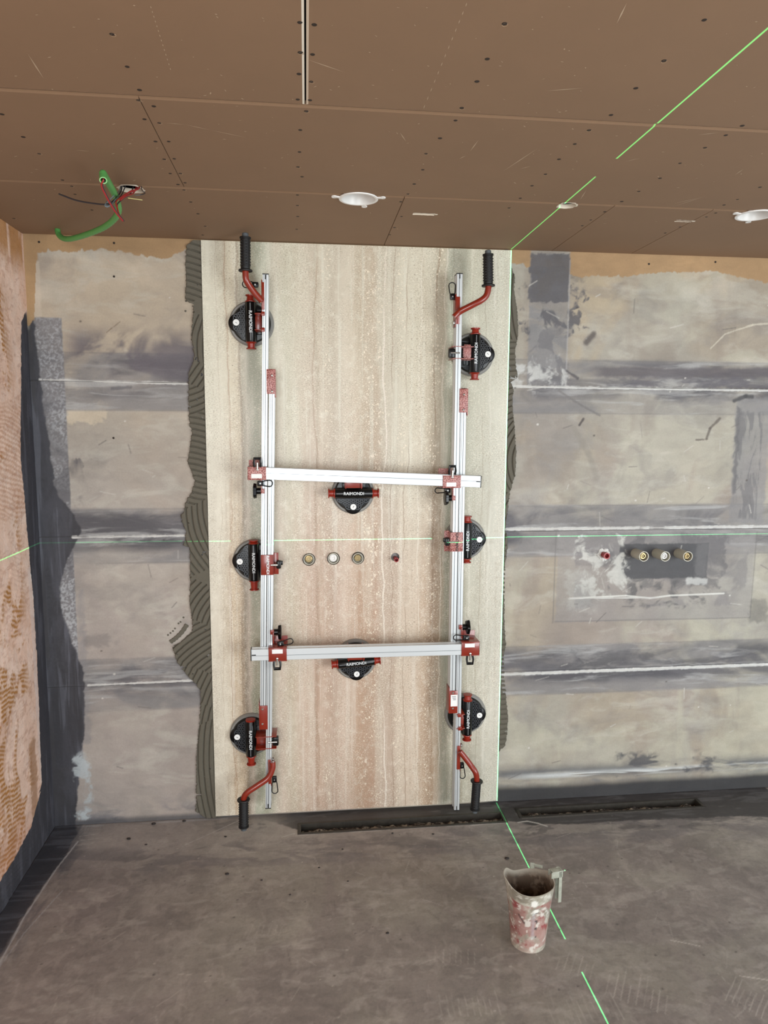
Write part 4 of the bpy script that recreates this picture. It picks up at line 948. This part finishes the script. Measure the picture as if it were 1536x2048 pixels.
k1 = clamp(495, 935.5, 532.5, 958.5, (502.5, 948, 524, 956.5), M_ham, (515, 937, 1), None, None)
k2 = clamp(886, 952.5, 921.5, 974.5, (893, 965, 912.5, 973), M_ham, (904, 952, 1), None, None)
k3 = clamp(537, 1298, 573.5, 1321, (544, 1299.5, 565.5, 1307), M_red, (554.5, 1318, -1), None, None)
k4 = clamp(923.5, 1286, 958.5, 1310, (930, 1287.5, 949.5, 1294.5), M_red, (939.5, 1308, -1), None, None)
def cl_knob(par, nx, ny, sgn, kx, ky, yy=-.105):
    a = at(nx, ny, 'y', RF-.002); bm = BM(); box(bm, a, (.014, .012, .018), bev=.0015); box(bm, a+Vector((sgn*.004, .004, -.022*(1 if ny < 1000 else -1)*-1)), (.004, .03, .045), bev=.001)
    obj('knob_bracket', bm, M_red if ny > 1100 else M_ham, par)
    p = at(nx+sgn*3, ny, 'y', yy); knob(p, (sgn, 0, 0), .0285, .014, par, shaft=.016)
cl_knob(k1, 525.5, 982, -1, 0, 0); cl_knob(k2, 907, 996, -1, 0, 0); cl_knob(k3, 544.5, 1264, 1, 0, 0); cl_knob(k4, 921, 1254, 1, 0, 0)
ring_lever(545, 967, 524, 967, .024, -.128, k1); ring_lever(870, 981, 892, 981, .02, -.10, k2); ring_lever(586, 1281, 564, 1287, .022, -.128, k3); ring_lever(907, 1275, 930, 1276, .022, -.128, k4)

# suction cups
def cup(px, py, theta, grip=None, R=.0845, tilt=0, capx=(.100, .100), name='suction_cup', lean=0, word=True):
    c = at(px, py, 'y', SY-.012); c = Vector((c.x, SY, c.z)); co, si = math.cos(theta), math.sin(theta)
    M = Matrix(((co, 0, -si, c.x), (0, 1, 0, c.y), (si, 0, co, c.z), (0, 0, 0, 1)))   # local x = reading direction, z = top of the letters
    bm = BM(); lathe(bm, (0, 0, 0), (0, -1, 0), [(0, R+.001), (.007, R+.001), (.014, R-.004), (.014, R-.02), (.010, 0)], 56, M=M); root = obj(name, bm, M_grub, frame)
    # cover with triangular ribs
    bm = BM(); lathe(bm, (0, -.010, 0), (0, -1, 0), [(0, R-.010), (.010, R-.0115), (.015, R-.016), (.017, R-.03), (.017, 0)], 56, M=M)
    lathe(bm, (0, -.010, -.052), (0, -1, 0), [(0, .036), (.012, .034), (.016, .028), (.016, 0)], 30, M=M)
    box(bm, (0, -.033, 0), (.155, .028, .042), bev=.004, M=M)
    box(bm, (.0, -.030, .032), (.09, .014, .024), bev=.003, M=M)
    cov = obj('cover', bm, M_blk, root)
    bm = BM(); nodes = {}
    for j in range(4):
        for i in range(-4, 5):
            x = i*.0165+(.00825 if j % 2 else 0); z = -.024-j*.0140
            if math.hypot(x, z) < R-.013: nodes[(i, j)] = (x, z)
    def rib(a, b):
        a = Vector((a[0], -.0290, a[1])); b = Vector((b[0], -.0290, b[1])); d = b-a; L_ = d.length; ang = math.atan2(d.z, d.x)
        box(bm, (a+b)/2, (L_, .006, .0030), Matrix.Rotation(-ang, 3, 'Y'), M=M)
    for (i, j), p in nodes.items():
        for q in ((i+1, j), (i+(0 if j % 2 == 0 else 1), j+1), (i-(1 if j % 2 == 0 else 0), j+1)):
            if q in nodes: rib(p, nodes[q])
    for x in (-.045, -.025, .025, .045): rib((x, .024), (x*1.1, .055))
    obj('cover_ribs', bm, M_blk2, root)['kind'] = 'stuff'
    bm = BM(); lathe(bm, (-.076, -.047, 0), (1, 0, 0), [(0, 0), (0, .0165), (.003, .0185), (.149, .0185), (.152, .0165), (.152, 0)], 30, M=M); obj('pump_barrel', bm, M_blk, root)
    bm = BM(); box(bm, (-.052, -.0657, .0), (.034, .001, .0035), M=M); obj('barrel_stripe', bm, M_strp, root); bm = BM(); box(bm, (.052, -.0657, .0), (.034, .001, .0035), M=M); obj('barrel_stripe', bm, M_strp, root)
    for sg, e in ((-1, capx[0]), (1, capx[1])):
        bm = BM(); lathe(bm, (sg*.073, -.045, 0), (sg, 0, 0), [(0, .0195), (.004, .0205), (.007, .0150), (e-.073-.005, .0130), (e-.073-.004, .0185), (e-.073, .0190), (e-.073+.001, 0)], 26, M=M); obj('pump_cap', bm, M_rcap, root)
    bm = BM(); lathe(bm, (0, -.026, -.0560), (0, -1, 0), [(0, .0150), (.006, .0150), (.006, .0125)], 24, 1, M=M); lathe(bm, (0, -.0305, -.056), (0, -1, 0), [(0, .0122), (.002, .0118), (.002, 0)], 24, 0, M=M)
    box(bm, (.001, -.0330, -.0555), (.0014, .0008, .008), Matrix.Rotation(.5, 3, 'Y'), 0, 1, M=M); obj('vacuum_gauge', bm, [M_white, M_blk], root)
    if word:
        T = M @ Matrix(((1, 0, 0, 0), (0, 0, -1, -.0660), (0, 1, 0, .0), (0, 0, 0, 1))); text('lettering', 'RAIMONDI', .0165, T, M_let, root, ext=.0005, bold=.0002)
    return root, M
DN = -PI/2; UPW = PI/2
u1, m1 = cup(503, 647, DN); u2, m2 = cup(509, 1121, DN, capx=(.088, .112)); u3, m3 = cup(503, 1469, DN, capx=(.080, .112), R=.088)
v1, n1 = cup(946, 709, UPW, capx=(.102, .098)); v2, n2 = cup(930, 1078, UPW, capx=(.092, .100)); v3, n3 = cup(931, 1428, UPW, capx=(.100, .100), R=.088)
w1, o1 = cup(706, 985, 0); w2, o2 = cup(711, 1319, .07)

# rail clamps of the side cups
def arm_clamp(root, ya, yb, x_rail, x_cup, m_, knob_side, kpx, kpy, body):
    bm = BM()
    for yy in (ya, yb):
        a = at(x_rail, yy, 'y', RF-.004); b = at(x_cup, yy, 'y', RF-.004); x0, x1 = sorted((a.x, b.x)); box(bm, ((x0+x1)/2, (RF-.004+SY-.02)/2, a.z), (x1-x0, SY-.02-RF+.004, .0026), bev=.0006)
    a = at(body[0], body[1], 'y', -.070); b = at(body[2], body[3], 'y', -.070)
    box(bm, ((a.x+b.x)/2, -.070, (a.z+b.z)/2), (abs(b.x-a.x), .004, abs(a.z-b.z)), bev=.001); box(bm, ((a.x+b.x)/2, -.066, (a.z+b.z)/2), (abs(b.x-a.x)+.006, .004, abs(a.z-b.z)*.6), bev=.001)
    obj('cup_bracket', bm, m_, root)
    if kpx:
        p = at(kpx, kpy, 'y', -.10); bm = BM(); box(bm, p, (.024, .026, .036), bev=.005); box(bm, p+Vector((-knob_side*.016, .004, 0)), (.022, .016, .018), bev=.003); obj('clamp_lever', bm, M_blk, root)
        bm = BM(); cyl(bm, p+Vector((-knob_side*.03, -.014, 0)), p+Vector((knob_side*.006, -.014, 0)), .0036, 12); obj('bolt', bm, M_steel, root)
arm_clamp(v1, 692.5, 716.5, 905, 948, M_ham, -1, 903, 706.5, (928, 689, 941, 721))
arm_clamp(u3, 1473.5, 1497, 553, 511, M_red, 1, 551.5, 1481, (514, 1470, 531, 1500))
arm_clamp(u1, 627.5, 659.5, 529, 509, M_red, 1, None, None, (511, 625, 522, 664))
arm_clamp(v3, 1430, 1458, 913, 930, M_red, 1, None, None, (919, 1428, 926, 1460))
for px, py in ((526, 627.5), (526, 659.5), (918.5, 1430.5), (919.5, 1457)):
    bm = BM(); box(bm, at(px, py, 'y', RF-.003), (.013, .008, .015), bev=.0015); obj('bracket_tab', bm, M_red, u1 if px < 700 else v3)
def wide_clamp(root, x0, y0, x1, y1, tx, ang, kx, ky, sg, m_, lc):
    yf = RF-.0045; a = at(x0, y0, 'y', yf); b = at(x1, y1, 'y', yf); bm = BM(); zc = (a.z+b.z)/2
    box(bm, ((a.x+b.x)/2, yf+.0016, zc), (b.x-a.x, .0032, a.z-b.z), bev=.001)
    for xx in (a.x+.001, b.x-.001): box(bm, (xx, (yf+SY-.03)/2, zc), (.003, SY-.03-yf, a.z-b.z), bev=.0008)
    ks = b.x if sg > 0 else a.x
    box(bm, (ks+sg*.008, yf+.03, zc), (.022, .003, a.z-b.z+.006), bev=.0008)
    o = obj('rail_bracket', bm, m_, root)
    text('lettering', 'RAIMONDI', .0150, vt(tx, (y0+y1)/2, yf-.0006, ang), lc, root, bold=.0004)
    p = at(kx, ky, 'y', yf+.002); bm = BM(); cyl(bm, p-Vector((sg*.014, 0, 0)), p+Vector((sg*.012, 0, 0)), .0046, 14); obj('bolt', bm, M_steel, root)
    bm = BM(); q = p+Vector((sg*.016, .012, 0)); box(bm, q, (.018, .026, .032), bev=.005); box(bm, q+Vector((sg*.010, .0, .006)), (.012, .018, .016), bev=.003); obj('clamp_lever', bm, M_blk, root)
wide_clamp(u2, 521.5, 1110, 547, 1150, 535.5, DN, 549, 1130, 1, M_red, M_let)
wide_clamp(v2, 901, 1065, 925.5, 1103, 914.5, UPW, 903, 1084, -1, M_ham, M_dkl)
# brackets tying the middle cups to the crossbars
for root, px, py in ((w1, 706, 962), (w2, 711, 1303)):
    bm = BM(); p = at(px, py, 'y', -.08)
    for dx in (-.03, .03): box(bm, (p.x+dx, (CF+.03+SY-.03)/2, p.z), (.003, SY-.03-CF-.03, .055), bev=.0008)
    box(bm, (p.x, RF+.004, p.z), (.07, .003, .05), bev=.0008); box(bm, (p.x, -.07, p.z-.022), (.05, .02, .004), bev=.0008); obj('cup_bracket', bm, M_red, root)

# carrying handles
def handle(pts, gr0, gr1, tipp, yy, rail_plate, lever, lb, m_=M_red):
    """pts: tube centre line as (px,py,y); gr0 flange end, gr1 far end of the grip"""
    q = spline([at(*p[:2], 'y', p[2]) for p in pts], 7); bm = BM(); tube(bm, q, .0118, 16); root = obj('handle_tube', bm, m_, frame)
    a = at(*gr0, 'y', yy); b = at(*gr1, 'y', yy); d = (b-a).normalized(); L_ = (b-a).length
    pr = [(0, .0125), (0, .0245), (.003, .0255), (.006, .0245), (.008, .0175)]; k_ = int(L_/.006)
    for i in range(k_): t_ = .012+(L_-.022)*i/k_; pr += [(t_, .0172), (t_+.002, .0180), (t_+.004, .0180), (t_+.0052, .0172)]
    pr += [(L_-.008, .0175), (L_-.007, .0205), (L_-.001, .0205), (L_, .013)]
    bm = BM(); lathe(bm, a, d, pr, 24)
    x, y, _ = frame_for(d)
    for j in range(6):
        an = 2*PI*j/6+.3
        for i in range(9): box(bm, a+d*(.022+(L_-.04)*i/8)+(x*math.cos(an)+y*math.sin(an))*.018, (.004, .004, .004), bev=.001)
    obj('grip', bm, M_rub, root)
    bm = BM(); lathe(bm, a+d*(L_-.002), d, [(0, .0125), (.014, .0115), (.016, .008), (.010, .006), (.010, 0)], 18); obj('tube_end', bm, M_aluD, root)
    x0, y0, x1, y1, side = rail_plate
    A_ = at(x0, y0, 'y', RF-.0035); B_ = at(x1, y1, 'y', RF-.0035); bm = BM(); box(bm, ((A_.x+B_.x)/2, RF-.002, (A_.z+B_.z)/2), (B_.x-A_.x, .0032, A_.z-B_.z), bev=.001)
    xx = A_.x if side < 0 else B_.x; box(bm, (xx, (RF+RB_)/2, (A_.z+B_.z)/2), (.003, RB_-RF, A_.z-B_.z+.02), bev=.0008); obj('handle_plate', bm, m_, root)
    ring_lever(*lever, lb, -.095, root)
    return root
handle([(524, 602, RF-.008), (511, 588, RF-.016), (499, 572, -.14), (492.5, 560, -.148), (491, 546, -.150), (491, 538, -.150)], (491, 543), (490.5, 474), None, -.150, (523, 564, 529, 619, -1), (485, 568, 507, 569), .026)
handle([(908, 634, RF-.016), (920, 623, RF-.018), (945, 610, -.145), (962, 601, -.15), (972, 592, -.15), (976, 580, -.15), (976.5, 570, -.150)], (976.5, 573), (976, 508), None, -.150, (912.5, 593, 919.5, 648, -1), (904, 565, 905, 590), .026)
handle([(545, 1524, RF-.010), (545, 1537, RF-.014), (536, 1556, -.135), (515, 1571, -.145), (497, 1583, -.15), (489, 1592, -.15), (486.5, 1603, -.15)], (487, 1598), (487.5, 1654), None, -.150, (536, 1520, 542, 1568, 1), (550, 1587, 549, 1562), .024)
handle([(920, 1503, RF-.010), (929, 1514, RF-.016), (941, 1530, -.14), (950, 1543, -.15), (953, 1553, -.15), (953.5, 1564, -.15)], (953.5, 1561), (949.5, 1619), None, -.150, (914.5, 1492, 920, 1539, 1), (925.5, 1557, 924, 1534), .022)
for px, py in ((908, 646), (546.5, 1518), (921.5, 1490)):
    p = at(px, py, 'y', -.10); bm = BM(); lathe(bm, p, (0, -1, 0), [(0, .0085), (.005, .0085), (.010, .005), (.011, 0)], 16); obj('bolt', bm, M_steel, frame)

# ------------------------------------------------------------------ measuring jug
jc = Vector((1.079, -.826, 0)); JH = .205
jug = empty('measuring_jug', jc, 'dirty translucent measuring jug with pink stains standing on the floor', 'jug')
NA, NZ = 96, 70
th = np.linspace(0, 2*PI, NA+1); hz_ = np.linspace(0, 1, NZ); TH, HZ = np.meshgrid(th, hz_)
# rim height: spout lip bulges up on the left, dips at the front and back
rim = JH+.020*np.exp(-((np.angle(np.exp(1j*(TH-2.45))))/.36)**2)+.010*np.exp(-((np.angle(np.exp(1j*(TH-3.1))))/.5)**2)+.003*np.cos(2*(TH-.1))-.007*np.sin(TH)-.003*np.cos(TH*3)+.012*np.exp(-((np.angle(np.exp(1j*(TH-.35))))/.3)**2)
def jr(h_, T_): return .0545+.0175*h_+.006*h_**3+.005*h_**4*np.exp(-((np.angle(np.exp(1j*(T_-2.7))))/.4)**2)
PU = TH; PV = HZ*.2
P = Paint(TH*.065, HZ*.2, (158, 152, 138)); n = P.n
a_ = TH*.065; v_ = HZ*.2; fc = 4.71*.065      # front of the jug (towards the camera)
P.mix(sm(.42, .62, n(28, 22, 701, 5))*.7, (128, 122, 108)); P.mix(sm(.52, .66, n(50, 60, 703, 4))*.7, (190, 186, 172))
pk = sm(.44, .60, n(26, 20, 705, 4)+.10*np.exp(-((v_-.10)/.055)**2))*(v_ > .015)*(v_ < .165)
P.mix(pk*.6, (158, 98, 96)); P.mix(pk*sm(.55, .68, n(60, 50, 707))*.8, (140, 46, 52))
P.mix(sm(.50, .62, n(22, 16, 709))*sm(.08, .02, v_)*.6, (176, 150, 140))
wh = np.maximum(1-sm(.007, .011, np.hypot(a_-fc+.006, (v_-.172)*.8)+.006*(n(120, 120, 711)-.5)), (1-sm(.006, .009, np.hypot(a_-fc-.0, v_-.145)+.012*(n(90, 90, 713)-.5))))
P.mix(wh, (226, 224, 216)); P.mix(sm(.64, .72, n(70, 70, 715, 3))*.8, (214, 210, 200))
P.mix((np.abs(a_-fc-.003+.004*(n(60, 60, 717)-.5)) < .0028)*(v_ > .055)*(v_ < .14)*sm(.42, .5, n(20, 110, 719, 2))*.9, (52, 50, 50))
P.mix(P.line((fc-.052, .125), (fc-.034, .102), .003, rag=.003)*.9, (60, 40, 40)); P.mix(P.rect(fc-.012, fc-.002, .05, .14, .003, .006)*.3, (170, 180, 190))
M_jug = mat('dirty_translucent_plastic', (158, 152, 138), .38, attr='paint', bump=(60, .5), coat=.2)
Rr = jr(HZ, TH); pos = np.stack([jc.x+Rr*np.cos(TH), jc.y+Rr*np.sin(TH), rim*HZ], -1); pos[-1, :, 2] = rim[-1]
pos[:, -1] = pos[:, 0]; P.C[:, -1] = P.C[:, 0]
grid_mesh('jug_body', TH, HZ, P.C, pos, M_jug, jug, origin=tuple(jc))
Q = Paint(TH*.065, HZ*.2, (92, 76, 62)); Q.mix(sm(.45, .6, Q.n(30, 30, 731, 5))*.8, (58, 44, 34)); Q.mix(sm(.55, .68, Q.n(70, 50, 733, 4))*.6, (140, 124, 108)); Q.mix(sm(.86, 1., HZ)*.9, (160, 152, 138))
R2 = jr(HZ, TH)-.0022; pos2 = np.stack([jc.x+R2*np.cos(TH), jc.y+R2*np.sin(TH), .006+(rim-.006)*HZ], -1); pos2[:, -1] = pos2[:, 0]
o = grid_mesh('jug_lining', TH, HZ, Q.C, pos2, mat('caked_residue', (80, 66, 54), .8, attr='paint', bump=(90, 1)), jug, origin=tuple(jc)); o['label'] = 'brown caked inside of the jug'
bm = BM(); ro = [bm.verts.new(v) for v in pos[-1, :-1]]; ri = [bm.verts.new(v) for v in pos2[-1, :-1]]
for k in range(NA): bm.faces.new((ro[k], ro[(k+1) % NA], ri[(k+1) % NA], ri[k]))
obj('rim', bm, mat('chalky_rim', (178, 172, 158), .6), jug)
bm = BM(); lathe(bm, jc, (0, 0, 1), [(.0, 0), (.0, .052), (.002, .055), (.006, .0535), (.006, 0)], 40); obj('jug_base', bm, mat('jug_base_plastic', (150, 144, 132), .5), jug)
bm = BM(); s0 = Vector((math.cos(.15), math.sin(.15), 0)); hb = jc+s0*.074+Vector((0, 0, .222)); R = Matrix.Rotation(.15, 3, 'Z')
for sgn in (-1, 1): box(bm, hb+R @ Vector((.016, sgn*.0105, -.004)), (.040, .0022, .020), R, bev=.0006)
box(bm, hb+R @ Vector((.018, 0, .006)), (.036, .022, .0022), R, bev=.0006); box(bm, hb+R @ Vector((.030, 0, -.001)), (.040, .004, .003), R, bev=.0006)
box(bm, hb+R @ Vector((.033, 0, -.046)), (.0025, .021, .108), R, bev=.0006)
for sgn in (-1, 1): box(bm, hb+R @ Vector((.028, sgn*.0105, -.046)), (.011, .0022, .108), R, bev=.0006)
M_jh = mat('clear_grey_plastic', (158, 160, 146), .35, var=(90, .25)); obj('handle', bm, M_jh, jug)
bm = BM(); tb = jc+Vector((math.cos(1.15)*.078, math.sin(1.15)*.078, .206)); box(bm, tb, (.014, .003, .026), Matrix.Rotation(-.3, 3, 'Z'), bev=.001); box(bm, tb+Vector((.017, -.008, .006)), (.028, .004, .010), Matrix.Rotation(-.5, 3, 'Z'), bev=.001); obj('rim_tab', bm, M_jh, jug)

# ------------------------------------------------------------------ crumbs on the floor
for i, (x, y, r) in enumerate([(307, 1649, .0085), (368, 1643, .007), (257, 1679, .008), (292, 1690, .005), (451, 1674, .005), (454, 1749, .0065), (523, 1761, .004), (580, 1790, .004), (638, 1736, .004), (696, 1763, .0035), (685, 1699, .004), (785, 1667, .004), (866, 1669, .005), (1014, 1718, .008), (775, 1867, .005)]):
    p = at(x, y, 'z', 0); rg = random.Random(i); bm = BM(); bmesh.ops.create_icosphere(bm, subdivisions=1, radius=1)
    for v in bm.verts: v.co = Vector((v.co.x*r*1.25, v.co.y*r*.8, v.co.z*r*.5))*rg.uniform(.8, 1.15)+Vector((p.x, p.y, r*.45))
    big = {0: 'larger dark mortar crumb at the foot of the wall left of the adhesive bed', 1: 'dark mortar crumb close to the foot of the adhesive bed', 2: 'flat dark mortar crumb in the left corner of the floor, in front of the others',
           5: 'dark mortar crumb alone on the floor in front of the left carrying handle', 13: 'dark mortar crumb on the floor just behind the measuring jug'}
    o = obj('mortar_crumb', bm, mat('dark_mortar', (44, 38, 36), .8) if i == 0 else bpy.data.materials['dark_mortar'], smooth=60)
    tag(o, big.get(i, 'tiny dark mortar speck lying loose on the grey floor below the slab'), 'crumb', 'dark mortar crumbs scattered on the floor')
bpy.context.view_layer.update()
